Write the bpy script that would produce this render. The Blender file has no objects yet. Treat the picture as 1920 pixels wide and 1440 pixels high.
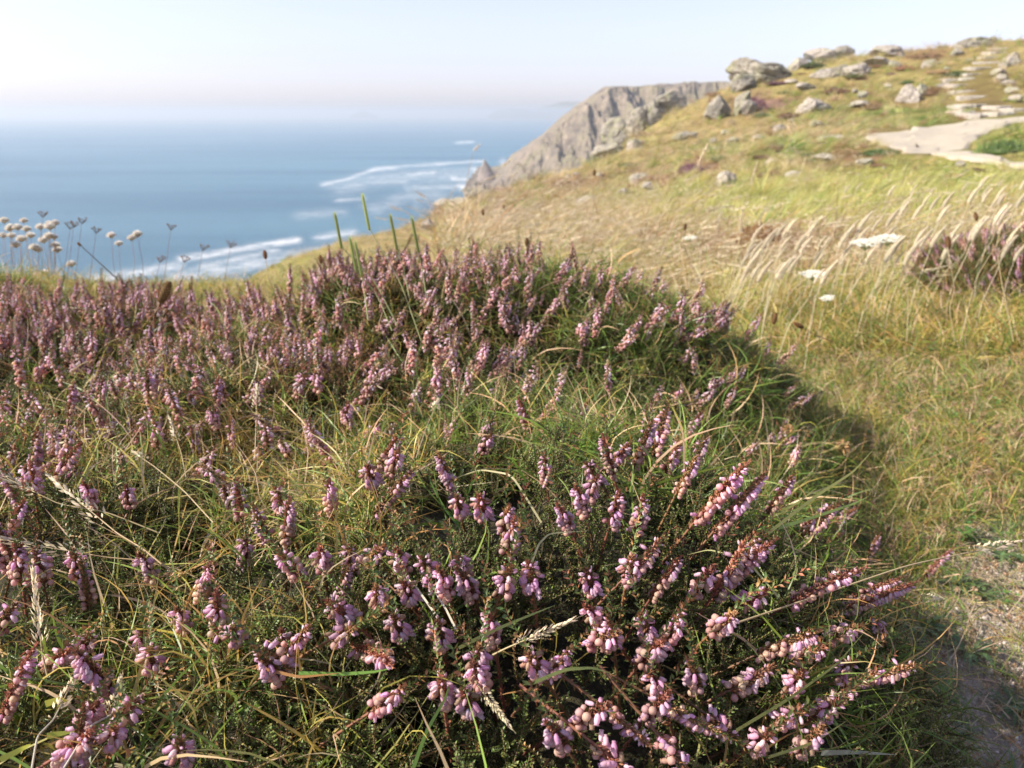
import bpy, math, random
import numpy as np
R = math.radians
random.seed(7); rng = np.random.default_rng(11)
S = bpy.context.scene
C = S.collection
EYE = np.array([0.0, 0.0, 0.62]); PITCH = R(19.3); F = 1450.0
SUN_EL, SUN_AZ = 38.0, -98.0          # azimuth from +Y, negative = to the left
SEA_Z = -50.0
# ---------------------------------------------------------------- camera
cd = bpy.data.cameras.new('camera'); cam = bpy.data.objects.new('camera', cd); C.objects.link(cam)
cam.location = EYE; cam.rotation_euler = (R(90) - PITCH, 0, 0)
cd.sensor_width = 36; cd.lens = F / 1920 * 36
cd.clip_start = 0.01; cd.clip_end = 60000
cd.dof.use_dof = True; cd.dof.focus_distance = 0.50; cd.dof.aperture_fstop = 13.0
S.camera = cam
# ---------------------------------------------------------------- world, sun, exposure
w = bpy.data.worlds.new('World'); S.world = w; w.use_nodes = True
nt = w.node_tree; nt.nodes.clear()
sky = nt.nodes.new('ShaderNodeTexSky'); sky.sky_type = 'NISHITA'; sky.sun_disc = False
sky.sun_elevation = R(SUN_EL); sky.sun_rotation = R(SUN_AZ)
sky.dust_density = 0.8; sky.air_density = 1.0; sky.ozone_density = 3.2; sky.altitude = 50
bg = nt.nodes.new('ShaderNodeBackground'); bg.inputs['Strength'].default_value = 0.112
wo = nt.nodes.new('ShaderNodeOutputWorld')
hs_ = nt.nodes.new('ShaderNodeHueSaturation'); hs_.inputs['Saturation'].default_value = .62
mt = nt.nodes.new('ShaderNodeMix'); mt.data_type = 'RGBA'; mt.blend_type = 'MULTIPLY'; mt.inputs[0].default_value = 1; mt.inputs[7].default_value = (1.0, .92, 1.06, 1)
nt.links.new(sky.outputs[0], hs_.inputs['Color']); nt.links.new(hs_.outputs[0], mt.inputs[6]); nt.links.new(mt.outputs[2], bg.inputs[0]); nt.links.new(bg.outputs[0], wo.inputs[0])
ld = bpy.data.lights.new('sun', 'SUN'); sun = bpy.data.objects.new('sun', ld); C.objects.link(sun)
ld.energy = 5.0; ld.angle = R(0.6); ld.color = (1.0, 0.91, 0.79)
sun.rotation_euler = (R(90 - SUN_EL), 0, R(180 - SUN_AZ))
S.view_settings.view_transform = 'Standard'; S.view_settings.look = 'None'
S.view_settings.gamma = 1; S.view_settings.exposure = 0.96

# ---------------------------------------------------------------- small maths
cp, sp = math.cos(PITCH), math.sin(PITCH)
def raydir(px, py):
    u = (np.asarray(px, float) - 960) / F; v = (np.asarray(py, float) - 720) / F
    return np.stack([u, cp - v * sp, -(sp + v * cp)], -1)
def at(px, py, d): return EYE + raydir(px, py) * d         # a point at camera depth d
def to_px(P):
    P = np.asarray(P, float) - EYE
    dz = P[..., 1] * cp - P[..., 2] * sp; dz = np.where(np.abs(dz) < 1e-6, 1e-6, dz)
    up = P[..., 1] * sp + P[..., 2] * cp
    return 960 + F * P[..., 0] / dz, 720 - F * up / dz, dz
def h3(i, j, k):
    n = (i * 374761393 + j * 668265263 + k * 2147483647 + 1274126177) & 0xffffffff
    n = ((n ^ (n >> 13)) * 1274126177) & 0xffffffff
    return ((n ^ (n >> 16)) & 0xffff) / 65535.0
def noise(P):
    P = np.asarray(P, float); f = np.floor(P).astype(np.int64); t = P - f; t = t * t * (3 - 2 * t)
    r = 0
    for a in (0, 1):
        for b in (0, 1):
            for c in (0, 1):
                wgt = (t[..., 0] if a else 1 - t[..., 0]) * (t[..., 1] if b else 1 - t[..., 1]) * (t[..., 2] if c else 1 - t[..., 2])
                r = r + wgt * h3(f[..., 0] + a, f[..., 1] + b, f[..., 2] + c)
    return r * 2 - 1
def fbm(P, o=4, g=0.5):
    P = np.asarray(P, float); s = 0; a = 1
    for i in range(o): s = s + a * noise(P * 2 ** i + 17.3 * i); a *= g
    return s
def n2(x, y, f, o=3, s=0.0): return fbm(np.stack([x * f, y * f, np.zeros_like(x) + s + .37], -1), o)
def sstep(a, b, x): t = np.clip((x - a) / (b - a), 0, 1); return t * t * (3 - 2 * t)

# ---------------------------------------------------------------- terrain
CT = [(1900,640,2.25),(1900,520,3.4),(1900,430,5.5),(1900,350,10),(1900,290,17),(1900,225,28),(1900,150,42),(1900,84,60),(1900,100,95),
 (1750,600,2.5),(1750,440,5.5),(1750,350,11),(1750,255,24),(1750,200,36),(1750,100,60),(1750,125,95),
 (1600,600,2.5),(1600,470,4.4),(1600,375,9),(1600,300,17),(1600,235,30),(1600,165,46),(1600,108,62),(1600,135,95),
 (1350,600,2.6),(1350,490,4.3),(1350,405,8.5),(1350,335,17),(1350,265,31),(1350,205,45),(1350,172,58),(1350,215,85),
 (1220,575,2.9),(1220,470,5),(1220,395,10),(1220,320,22),(1220,265,36),(1220,235,50),(1220,270,75),
 (1100,540,3.2),(1100,460,6),(1100,400,12),(1100,355,22),(1100,322,38),(1100,370,60),
 (950,510,3.4),(950,450,7),(950,405,13),(950,368,24),(950,352,35),(950,400,50),
 (750,500,3.5),(750,452,8),(750,428,15),(750,424,20),(750,470,27),
 (600,530,3.0),(600,490,6),(600,470,10),(600,472,12),(600,540,17),
 (400,560,2.3),(400,552,3.2),(400,585,4.5),(100,565,1.9),(100,552,2.6),(100,580,3.4),(-200,560,1.8),(-200,550,2.6),(-200,580,3.4)]
cx, cg = [], []
for px, py, r in CT:
    d = raydir(px, py); hr = math.hypot(d[0], d[1]); e = d[2] / hr
    az = math.atan2(d[0], d[1]); cx.append((az * 2.2, math.log(r))); cg.append((e * r + EYE[2]) / r)
for a in np.linspace(-0.9, 0.9, 9):
    for r in (0.5, 1.2): cx.append((a * 2.2, math.log(r))); cg.append(0.0)
for r, z in ((60, 4.5), (20, 0.8), (6, .2)): cx.append((1.05 * 2.2, math.log(r))); cg.append((z) / r)
cx = np.array(cx); cg = np.array(cg)
def tps(d): return np.where(d > 1e-9, d * d * np.log(d + 1e-12), 0)
D = np.linalg.norm(cx[:, None] - cx[None], axis=2); n_ = len(cx)
A = np.zeros((n_ + 3, n_ + 3)); A[:n_, :n_] = tps(D) + np.eye(n_) * 0.003
A[:n_, n_] = 1; A[:n_, n_+1:] = cx; A[n_, :n_] = 1; A[n_+1:, :n_] = cx.T
wv = np.linalg.solve(A, np.concatenate([cg, [0, 0, 0]]))
def rbf(a, l):
    q = np.stack([a, l], -1).reshape(-1, 2); out = np.zeros(len(q))
    for s in range(0, len(q), 20000):
        qq = q[s:s+20000]; d = np.linalg.norm(qq[:, None] - cx[None], axis=2)
        out[s:s+20000] = tps(d) @ wv[:n_] + wv[n_] + qq @ wv[n_+1:]
    return out.reshape(np.shape(a))
# distance at which the land ends in a sea cliff, by azimuth
EA = np.radians([-90, -35, -22, -13, -8, -3, 2, 6, 12, 20, 40]); ER = np.array([3.0, 3.2, 4.2, 11.5, 19, 30, 42, 58, 80, 110, 150])
def ground(x, y):
    x = np.asarray(x, float); y = np.asarray(y, float)
    az = np.arctan2(x, y); r = np.maximum(np.hypot(x, y), 0.3)
    azc = np.clip(az, -0.8, 1.05)
    edge = np.interp(azc, EA, ER)
    rr = np.minimum(r, edge * 1.05)
    z = rr * rbf(azc * 2.2, np.log(rr))
    beh = sstep(1.0, 1.6, np.abs(az)); z = z * (1 - beh) + beh * (0.0)
    fine = 1 - sstep(8, 17, r); z = z + 0.012 * n2(x, y, 6, 2) * sstep(.2, 1.5, r) * fine + 0.035 * n2(x, y, 1.1, 3, 3.) * sstep(1.5, 5, r) * fine + 0.16 * n2(x, y, .3, 3, 8.) * sstep(7, 22, r)
    over = np.maximum(r - edge, 0)
    z = z - over * (0.9 + 0.25 * n2(x, y, .2, 2)) * sstep(0, 3, over)
    return np.maximum(z, SEA_Z - 6)
def hit(px, py, f=None, r0=0.25, r1=110, n=900):
    f = f or ground; d = raydir(px, py); t = np.exp(np.linspace(math.log(r0), math.log(r1), n))
    P = EYE + d[None] * t[:, None]; b = P[:, 2] - f(P[:, 0], P[:, 1])
    i = np.argmax(b < 0) if (b < 0).any() else n - 1
    if i > 0:
        q = b[i-1] / (b[i-1] - b[i] + 1e-12); q = min(max(q, 0), 1)
        return P[i-1] * (1 - q) + P[i] * q, t[i-1] * (1 - q) + t[i] * q
    return P[0], t[0]
# heather canopy: overlapping domes  x, y, rx, ry, height
DOMES = [(0.03,0.60,0.385,0.46,0.335), (-0.30,0.50,0.60,0.50,0.30), (-0.07,1.34,0.70,0.42,0.352), (-0.90,1.22,0.75,0.46,0.295),
         (0.20,1.16,0.36,0.42,0.21), (-1.00,0.70,0.75,0.60,0.28), (-0.25,0.95,0.62,0.35,0.29), (-0.4,-0.05,0.72,0.5,0.27), (0.31,0.94,0.18,0.36,0.15)]
def canopy(x, y):
    x = np.asarray(x, float); y = np.asarray(y, float); s = np.zeros_like(x)
    for a, b, rx, ry, h in DOMES:
        d2 = ((x - a) / rx) ** 2 + ((y - b) / ry) ** 2
        z = h * np.clip(1 - d2, 0, 1) ** (0.72 if a == -.07 else 1.0 if a in (.20, .31) else 0.6 if a > -.15 else 0.42)
        s = s + np.maximum(z, 0) ** 9
    s = s ** (1 / 9)
    k = sstep(0.02, .2, s)
    return s + (0.026 * n2(x, y, 7, 3, 2.) + 0.02 * n2(x, y, 2.6, 2, 5.)) * k
def top(x, y): return np.maximum(ground(x, y), canopy(x, y))
def cnorm(x, y, f=canopy, e=0.03):
    gx = (f(x + e, y) - f(x - e, y)) / (2 * e); gy = (f(x, y + e) - f(x, y - e)) / (2 * e)
    n = np.stack([-gx, -gy, np.ones_like(gx)], -1); return n / np.linalg.norm(n, axis=-1, keepdims=True)

# ---------------------------------------------------------------- object helpers
def tag(o, label=None, cat=None, group=None, kind=None):
    if label: o['label'] = label
    if cat: o['category'] = cat
    if group: o['group'] = group
    if kind: o['kind'] = kind
    return o
def empty(name, loc, label, cat, group=None):
    o = bpy.data.objects.new(name, None); C.objects.link(o); o.location = [float(v) for v in loc]; o.empty_display_size = .02
    return tag(o, label, cat, group)
def link(name, me, parent=None, loc=None):
    o = bpy.data.objects.new(name, me); C.objects.link(o)
    if parent is not None: o.parent = parent
    if loc is not None: o.location = [float(v) for v in loc]
    return o
class MB:
    def __init__(s): s.v = []; s.f = []; s.c = []; s.n = 0
    def add(s, V, Fc, col):
        V = np.asarray(V, float).reshape(-1, 3); col = np.asarray(col, float)
        if col.ndim == 1: col = np.tile(col[:3], (len(V), 1))
        s.v.append(V); s.c.append(col[:, :3]); s.f += [tuple(i + s.n for i in f) for f in Fc]; s.n += len(V)
    def mesh(s, name, mat, smooth=True):
        me = bpy.data.meshes.new(name); V = np.concatenate(s.v); me.from_pydata(V.tolist(), [], s.f)
        a = me.color_attributes.new('Col', 'FLOAT_COLOR', 'POINT')
        c = np.concatenate([np.concatenate(s.c), np.ones((len(V), 1))], 1).astype(np.float32); a.data.foreach_set('color', c.ravel())
        if smooth: me.polygons.foreach_set('use_smooth', [True] * len(me.polygons))
        me.materials.append(mat); me.update(); return me
def frame(d):
    d = np.asarray(d, float); d = d / (np.linalg.norm(d) + 1e-12)
    a = np.array([0, 0, 1.]) if abs(d[2]) < .9 else np.array([1., 0, 0])
    u = np.cross(a, d); u /= np.linalg.norm(u); return u, np.cross(d, u), d
def tube(mb, P, rad, col, k=5, cap=True):
    P = np.asarray(P, float); m = len(P); rad = np.broadcast_to(rad, (m,)); T = np.gradient(P, axis=0)
    a = np.linspace(0, 2 * math.pi, k, endpoint=False); V = []
    for i in range(m):
        u, w_, d = frame(T[i]); V.append(P[i] + rad[i] * (np.cos(a)[:, None] * u + np.sin(a)[:, None] * w_))
    Fc = [(i*k+j, i*k+(j+1)%k, (i+1)*k+(j+1)%k, (i+1)*k+j) for i in range(m-1) for j in range(k)]
    if cap: Fc.append(tuple((m-1)*k + j for j in range(k)))
    col = np.asarray(col, float)
    if col.ndim == 2: col = np.repeat(col, k, 0)
    mb.add(np.concatenate(V), Fc, col)
def lathe(mb, base, d, prof, cols, k=6, jit=0):
    u, w_, d = frame(d); a = np.linspace(0, 2*math.pi, k, endpoint=False) + random.random()*6; V = []; Cc = []
    for (z, r), c in zip(prof, cols):
        rr = r * (1 + jit * rng.uniform(-1, 1, k))
        V.append(base + d * z + rr[:, None] * (np.cos(a)[:, None]*u + np.sin(a)[:, None]*w_)); Cc += [c] * k
    m = len(prof); Fc = [(i*k+j, i*k+(j+1)%k, (i+1)*k+(j+1)%k, (i+1)*k+j) for i in range(m-1) for j in range(k)]
    Fc.append(tuple(range(k))[::-1]); Fc.append(tuple((m-1)*k+j for j in range(k)))
    mb.add(np.concatenate(V), Fc, np.array(Cc))
def leaf(mb, p, d, n, L, W, col, col2=None):
    d = d / np.linalg.norm(d); s = np.cross(d, n); s /= (np.linalg.norm(s) + 1e-9); nn = np.cross(s, d)
    V = [p, p + d*L*.45 + s*W*.5, p + d*L, p + d*L*.45 - s*W*.5, p + d*L*.5 + nn*W*.3]
    c = [col] * 5 if col2 is None else [col, col, col2, col, col]
    mb.add(V, [(0,1,4), (1,2,4), (2,3,4), (3,0,4)], np.array(c))
def blade(mb, P, W, col, tip=None, side=None):
    P = np.asarray(P, float); m = len(P); T = np.gradient(P, axis=0)
    if side is None: side = rng.normal(size=3)
    V = []; Cc = []
    for i in range(m):
        t = T[i] / (np.linalg.norm(T[i]) + 1e-9); s = np.cross(t, side); s /= (np.linalg.norm(s) + 1e-9); q = i / (m - 1)
        ww = W * (1 - q ** 2.5 * .93) * .5
        V += [P[i] - s * ww, P[i] + s * ww]; c = np.array(col) * (1 - q) + np.array(tip if tip is not None else col) * q; Cc += [c, c]
    mb.add(V, [(2*i, 2*i+1, 2*i+3, 2*i+2) for i in range(m-1)], np.array(Cc))
def rv(s=1.0): return rng.normal(size=3) * s
def norm(v): v = np.asarray(v, float); return v / (np.linalg.norm(v) + 1e-12)
def jc(c, a=.15): c = np.asarray(c, float) * (1 + rng.uniform(-a, a)); return np.clip(c * (1 + rng.uniform(-a*.35, a*.35, 3)), 0, .95)

# ---------------------------------------------------------------- materials
def mat_new(name):
    m = bpy.data.materials.new(name); m.use_nodes = True; return m, m.node_tree, m.node_tree.nodes['Principled BSDF']
def N(nt, t, **kw):
    n = nt.nodes.new(t)
    for k, v in kw.items(): setattr(n, k, v)
    return n
def plant_mat(name, rough=.5, spec=.4, trans=.25, var=.25, hue=.02, tmul=(1, 1, 1)):
    m, t, b = mat_new(name)
    at_ = N(t, 'ShaderNodeAttribute', attribute_name='Col'); oi = N(t, 'ShaderNodeObjectInfo')
    hs = N(t, 'ShaderNodeHueSaturation'); mp = N(t, 'ShaderNodeMapRange'); mp.inputs['To Min'].default_value = 1 - var; mp.inputs['To Max'].default_value = 1 + var
    t.links.new(oi.outputs['Random'], mp.inputs['Value']); t.links.new(mp.outputs[0], hs.inputs['Value'])
    mh = N(t, 'ShaderNodeMath', operation='MULTIPLY'); mh.inputs[1].default_value = 7.31
    fr = N(t, 'ShaderNodeMath', operation='FRACT'); mp2 = N(t, 'ShaderNodeMapRange'); mp2.inputs['To Min'].default_value = .5 - hue; mp2.inputs['To Max'].default_value = .5 + hue
    t.links.new(oi.outputs['Random'], mh.inputs[0]); t.links.new(mh.outputs[0], fr.inputs[0]); t.links.new(fr.outputs[0], mp2.inputs['Value']); t.links.new(mp2.outputs[0], hs.inputs['Hue'])
    t.links.new(at_.outputs['Color'], hs.inputs['Color'])
    t.links.new(hs.outputs[0], b.inputs['Base Color']); b.inputs['Roughness'].default_value = rough; b.inputs['Specular IOR Level'].default_value = spec
    if trans > 0:
        tr = N(t, 'ShaderNodeBsdfTranslucent'); mx = N(t, 'ShaderNodeMixShader'); mx.inputs[0].default_value = trans
        mm = N(t, 'ShaderNodeMix', data_type='RGBA', blend_type='MULTIPLY'); mm.inputs[0].default_value = 1; mm.inputs[7].default_value = (*tmul, 1)
        t.links.new(hs.outputs[0], mm.inputs[6]); t.links.new(mm.outputs[2], tr.inputs[0])
        o = t.nodes['Material Output']; t.links.new(b.outputs[0], mx.inputs[1]); t.links.new(tr.outputs[0], mx.inputs[2]); t.links.new(mx.outputs[0], o.inputs[0])
    return m
M_fol = plant_mat('heather_leaf', .5, .45, .15, .35, .02)
M_petal = plant_mat('heather_petal', .6, .35, .5, .18, .018, (1, .97, .97))
M_grass = plant_mat('grass_leaf', .45, .5, .38, .25, .015)
M_straw = plant_mat('dry_stem', .5, .45, .30, .18, .01)
M_dry = plant_mat('dry_head', .8, .2, .15, .15, .01)
M_white = plant_mat('white_floret', .7, .3, .3, .05, .005)
def vnoise(t, scale, detail=6, rough=.6):
    g = N(t, 'ShaderNodeNewGeometry'); n = N(t, 'ShaderNodeTexNoise'); n.inputs['Scale'].default_value = scale; n.inputs['Detail'].default_value = detail; n.inputs['Roughness'].default_value = rough
    t.links.new(g.outputs['Position'], n.inputs['Vector']); return n
def ramp(t, src, stops):
    r = N(t, 'ShaderNodeValToRGB'); e = r.color_ramp.elements
    while len(e) < len(stops): e.new(.5)
    for i, (p, c) in enumerate(stops): e[i].position = p; e[i].color = (*c, 1) if len(c) == 3 else c
    t.links.new(src, r.inputs[0]); return r
def mul(t, a, b, f=1.0, mode='MULTIPLY'):
    m = N(t, 'ShaderNodeMix', data_type='RGBA', blend_type=mode)
    if isinstance(f, (int, float)): m.inputs[0].default_value = f
    else: t.links.new(f, m.inputs[0])
    t.links.new(a, m.inputs[6])
    if isinstance(b, tuple): m.inputs[7].default_value = (*b, 1)
    else: t.links.new(b, m.inputs[7])
    return m.outputs[2]
def bump(t, b, src, strength, dist):
    n = N(t, 'ShaderNodeBump'); n.inputs['Strength'].default_value = strength; n.inputs['Distance'].default_value = dist
    t.links.new(src, n.inputs['Height']); t.links.new(n.outputs[0], b.inputs['Normal']); return n
# ground
M_ground, t, b = mat_new('ground_cover')
a_ = N(t, 'ShaderNodeAttribute', attribute_name='Col')
n1 = vnoise(t, 60, 8, .7); n2_ = vnoise(t, 1.7, 7, .65)
r1 = ramp(t, n1.outputs[0], [(.3, (.55, .5, .45)), (.7, (1.5, 1.45, 1.4))]); r2 = ramp(t, n2_.outputs[0], [(.3, (.75, .7, .62)), (.7, (1.25, 1.3, 1.2))])
t.links.new(mul(t, mul(t, a_.outputs['Color'], r1.outputs[0]), r2.outputs[0]), b.inputs['Base Color'])
b.inputs['Roughness'].default_value = .95; b.inputs['Specular IOR Level'].default_value = .15
vo = N(t, 'ShaderNodeTexVoronoi'); vo.inputs['Scale'].default_value = 260; g_ = N(t, 'ShaderNodeNewGeometry'); t.links.new(g_.outputs['Position'], vo.inputs['Vector'])
ad = N(t, 'ShaderNodeMath', operation='ADD'); t.links.new(vo.outputs['Distance'], ad.inputs[0]); t.links.new(n1.outputs[0], ad.inputs[1])
bump(t, b, ad.outputs[0], .8, .006)
# rock
def rock_mat(name, c1, c2, lich, scale, bd):
    m, t, b = mat_new(name)
    a = vnoise(t, scale, 10, .7); c = vnoise(t, scale * 5, 8, .7); d = vnoise(t, scale * .45, 5, .6); d.inputs['Distortion'].default_value = .6
    base = ramp(t, a.outputs[0], [(.32, c1), (.68, c2)]).outputs[0]
    lk = ramp(t, d.outputs[0], [(.5, (0, 0, 0)), (.62, (1, 1, 1))]).outputs[0]
    base = mul(t, base, lich, lk, 'MIX')
    sp_ = ramp(t, c.outputs[0], [(.35, (.6, .6, .6)), (.65, (1.15, 1.15, 1.15))]).outputs[0]
    t.links.new(mul(t, base, sp_), b.inputs['Base Color']); b.inputs['Roughness'].default_value = .9
    bump(t, b, a.outputs[0], .8, bd); return m
M_rock = rock_mat('granite', (.16, .15, .12), (.35, .315, .25), (.27, .26, .16), 1.6, .12)
M_palerock = rock_mat('pale_granite', (.27, .24, .20), (.44, .39, .32), (.30, .29, .20), 1.8, .10)
M_cliff = rock_mat('cliff_granite', (.085, .07, .055), (.34, .27, .19), (.22, .19, .11), .11, 3.0)
M_stack = rock_mat('stack_granite', (.20, .16, .14), (.36, .29, .25), (.30, .25, .2), .1, 1.5)
M_stone = rock_mat('step_stone', (.30, .27, .22), (.46, .41, .34), (.42, .4, .32), 2.5, .03)
M_peb = plant_mat('pebble', .85, .2, 0, .35, .02)
M_path, t, b = mat_new('path_grit'); n1 = vnoise(t, 3.5, 9, .7)
t.links.new(ramp(t, n1.outputs[0], [(.3, (.32, .28, .21)), (.7, (.42, .37, .28))]).outputs[0], b.inputs['Base Color']); b.inputs['Roughness'].default_value = .95; bump(t, b, n1.outputs[0], .5, .03)
M_hill, t, b = mat_new('far_land'); n1 = vnoise(t, .004, 6, .6)
t.links.new(ramp(t, n1.outputs[0], [(.3, (.10, .11, .07)), (.7, (.20, .19, .13))]).outputs[0], b.inputs['Base Color']); b.inputs['Roughness'].default_value = 1
# sea
M_sea, t, b = mat_new('sea_water')
a_ = N(t, 'ShaderNodeAttribute', attribute_name='Foam')
nz = vnoise(t, .13, 9, .8); nz2 = vnoise(t, .02, 6, .6)
g_ = N(t, 'ShaderNodeNewGeometry'); mpg = N(t, 'ShaderNodeMapping'); mpg.inputs['Scale'].default_value = (.0022, .012, 1); t.links.new(g_.outputs['Position'], mpg.inputs[0])
nz3 = N(t, 'ShaderNodeTexNoise'); nz3.inputs['Scale'].default_value = 1; nz3.inputs['Detail'].default_value = 4; t.links.new(mpg.outputs[0], nz3.inputs['Vector'])
wc = ramp(t, nz3.outputs[0], [(.35, (.05, .16, .25)), (.65, (.09, .23, .32))]).outputs[0]
fm = N(t, 'ShaderNodeMath', operation='MULTIPLY'); fr_ = ramp(t, nz.outputs[0], [(.38, (0, 0, 0)), (.6, (1, 1, 1))])
ad2 = N(t, 'ShaderNodeMath', operation='MULTIPLY_ADD'); ad2.inputs[1].default_value = 1.15; ad2.inputs[2].default_value = .08; t.links.new(fr_.outputs[0], ad2.inputs[0])
t.links.new(a_.outputs['Fac'], fm.inputs[0]); t.links.new(ad2.outputs[0], fm.inputs[1]); fm.use_clamp = True
t.links.new(mul(t, wc, (.80, .83, .84), fm.outputs[0], 'MIX'), b.inputs['Base Color'])
rr_ = N(t, 'ShaderNodeMapRange'); rr_.inputs['To Min'].default_value = .42; rr_.inputs['To Max'].default_value = .9; t.links.new(fm.outputs[0], rr_.inputs['Value']); t.links.new(rr_.outputs[0], b.inputs['Roughness'])
b.inputs['IOR'].default_value = 1.33
bump(t, b, nz.outputs[0], 1.0, 4.0)

# ---------------------------------------------------------------- ground sheet
def grid_mesh(name, X, Y, Z, mat, cols=None, attr=None, mask=None, smooth=True, wrap=False):
    m, n = X.shape; V = np.stack([X, Y, Z], -1).reshape(-1, 3)
    i = np.arange(m - 1)[:, None]; j = np.arange(n - 1)[None]
    q = np.stack([i*n + j, i*n + j + 1, (i+1)*n + j + 1, (i+1)*n + j], -1).reshape(-1, 4)
    if wrap: q = np.concatenate([q, np.stack([np.arange(m-1)*n + n-1, np.arange(m-1)*n, np.arange(1, m)*n, np.arange(1, m)*n + n-1], -1)])
    if mask is not None:
        mk = mask.reshape(-1); q = q[mk[q].any(1)]
        used = np.zeros(len(V), bool); used[q.ravel()] = True; mp = np.cumsum(used) - 1; q = mp[q]; V = V[used]
        if cols is not None: cols = cols.reshape(-1, 3)[used]
    me = bpy.data.meshes.new(name); me.vertices.add(len(V)); me.vertices.foreach_set('co', V.astype(np.float32).ravel())
    me.loops.add(len(q) * 4); me.loops.foreach_set('vertex_index', q.astype(np.int32).ravel())
    me.polygons.add(len(q)); me.polygons.foreach_set('loop_start', np.arange(0, len(q)*4, 4, dtype=np.int32))
    me.update(calc_edges=True); me.validate()
    me.polygons.foreach_set('use_smooth', np.full(len(me.polygons), smooth)); me.materials.append(mat)
    if cols is not None:
        a = me.color_attributes.new('Col', 'FLOAT_COLOR', 'POINT'); c = cols.reshape(-1, 3)
        a.data.foreach_set('color', np.concatenate([c, np.ones((len(c), 1))], 1).astype(np.float32).ravel())
    if attr is not None:
        a = me.attributes.new(attr[0], 'FLOAT', 'POINT'); a.data.foreach_set('value', attr[1].astype(np.float32).ravel())
    return me
# vegetation zones: centre & radii in survey coordinates of the hillside, kind, strength
GREEN, YEL, STRAW, BROWN, PURPLE, OLIVE = range(6)

ZC = np.array([(.15,.21,.045), (.33,.36,.07), (.44,.36,.17), (.22,.13,.065), (.26,.13,.16), (.22,.20,.065)])
ZONES = [(1560,385,270,50,YEL,3.2),(1800,345,170,44,YEL,1.6),(1800,360,120,30,GREEN,1.6),(1500,400,120,25,GREEN,1.4),(1430,425,170,28,YEL,2.2),(1260,475,90,16,PURPLE,1.2),(1430,475,110,26,BROWN,4),
 (1560,505,210,34,BROWN,2.4),(1850,500,110,60,BROWN,2.0),(1600,600,260,55,YEL,2.2),(1850,640,160,50,YEL,.9),(1650,720,260,60,GREEN,.9),(1460,640,100,60,GREEN,.8),
 (1720,222,95,16,GREEN,1.3),(1840,150,50,60,OLIVE,1.2),(1830,170,40,60,BROWN,1.0),(1890,255,80,30,GREEN,1.6),(1480,285,160,22,GREEN,.7),(1380,300,50,20,STRAW,.8),(1300,318,50,16,PURPLE,1.3),(1590,300,60,16,BROWN,1.2),(1240,335,80,12,BROWN,.9),
 (1060,350,140,14,BROWN,1.0),(960,370,120,10,BROWN,.9),(880,420,110,14,BROWN,.9),(1020,400,70,9,PURPLE,.9),(1150,345,70,10,BROWN,.7),(1420,195,40,14,PURPLE,1.3),
 (1600,180,120,22,OLIVE,1.0),(1650,195,90,12,BROWN,.9),(1500,215,130,16,OLIVE,.7),(1740,100,60,12,BROWN,.9),(1800,150,90,20,OLIVE,.9),(1650,130,120,14,OLIVE,.8),(1330,250,120,16,STRAW,.8),
 (1200,420,200,40,STRAW,.8),(1000,450,250,22,STRAW,.8),(1100,385,180,12,OLIVE,.6),(1300,370,90,12,OLIVE,.7),(300,500,300,40,YEL,.6),(700,440,120,20,STRAW,.7)]
def zones(x, y, z):
    px, py, d = to_px(np.stack([x, y, z], -1))
    jx = 60 * n2(x, y, .6, 3, 1.) ; jy = 12 * n2(x, y, .5, 3, 6.)
    W = np.zeros(np.shape(x) + (6,)) + 0.02; W[..., STRAW] += .45; W[..., OLIVE] += .22 + .4 * np.clip(n2(x, y, .35, 3, 4.), 0, 1); W[..., BROWN] += .25 * np.clip(n2(x, y, .5, 3, 9.), 0, 1)
    for a, b_, ra, rb, k, s in ZONES:
        q = ((px + jx - a) / ra) ** 2 + ((py + jy - b_) / rb) ** 2; W[..., k] += 2.2 * s * np.exp(-q * 1.3) * (d > 0)
    return W / W.sum(-1, keepdims=True)
def gravelmask(x, y):
    px, py, d = to_px(np.stack([x, y, 0*x], -1)); e = 60 * n2(x, y, 5, 3, 2.)
    g = sstep(1600, 1760, px + e + (py - 1100) * .25) * sstep(880, 1010, py + e) * (d > 0)
    return g + (1 - (d > 0)) * .5
th = np.concatenate([np.linspace(-180, -62, 24, endpoint=False), np.linspace(-62, 62, 420, endpoint=False), np.linspace(62, 180, 24, endpoint=False)])
rr = np.exp(np.linspace(math.log(.08), math.log(220), 430)); rr = np.concatenate([[0.01], rr])
Rg, Tg = np.meshgrid(rr, np.radians(th), indexing='ij'); X = Rg * np.sin(Tg); Y = Rg * np.cos(Tg); Z = ground(X, Y)
W = zones(X, Y, Z); col = W @ ZC; col = col * (1 - .42 * sstep(2.2, 3.5, Rg) * (1 - .5 * sstep(25, 70, Rg)))[..., None] * (1 + .35 * n2(X, Y, 1.3, 4, 50.))[..., None]  # ground darkened beneath the slope clumps, painting in shade between tussocks
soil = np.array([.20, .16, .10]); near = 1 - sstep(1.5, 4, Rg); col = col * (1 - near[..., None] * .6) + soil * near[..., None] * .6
gm = np.clip(gravelmask(X, Y), 0, 1)[..., None]; col = col * (1 - gm) + np.array([.34, .31, .28]) * gm
over = np.clip((np.hypot(X, Y) - np.interp(np.clip(Tg, -.8, 1.05), EA, ER)) / 4, 0, 1)[..., None]
col = col * (1 - over) + np.array([.30, .28, .24]) * over
tag(link('ground', grid_mesh('ground', X, Y, Z, M_ground, col, wrap=True)), kind='structure')

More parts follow.
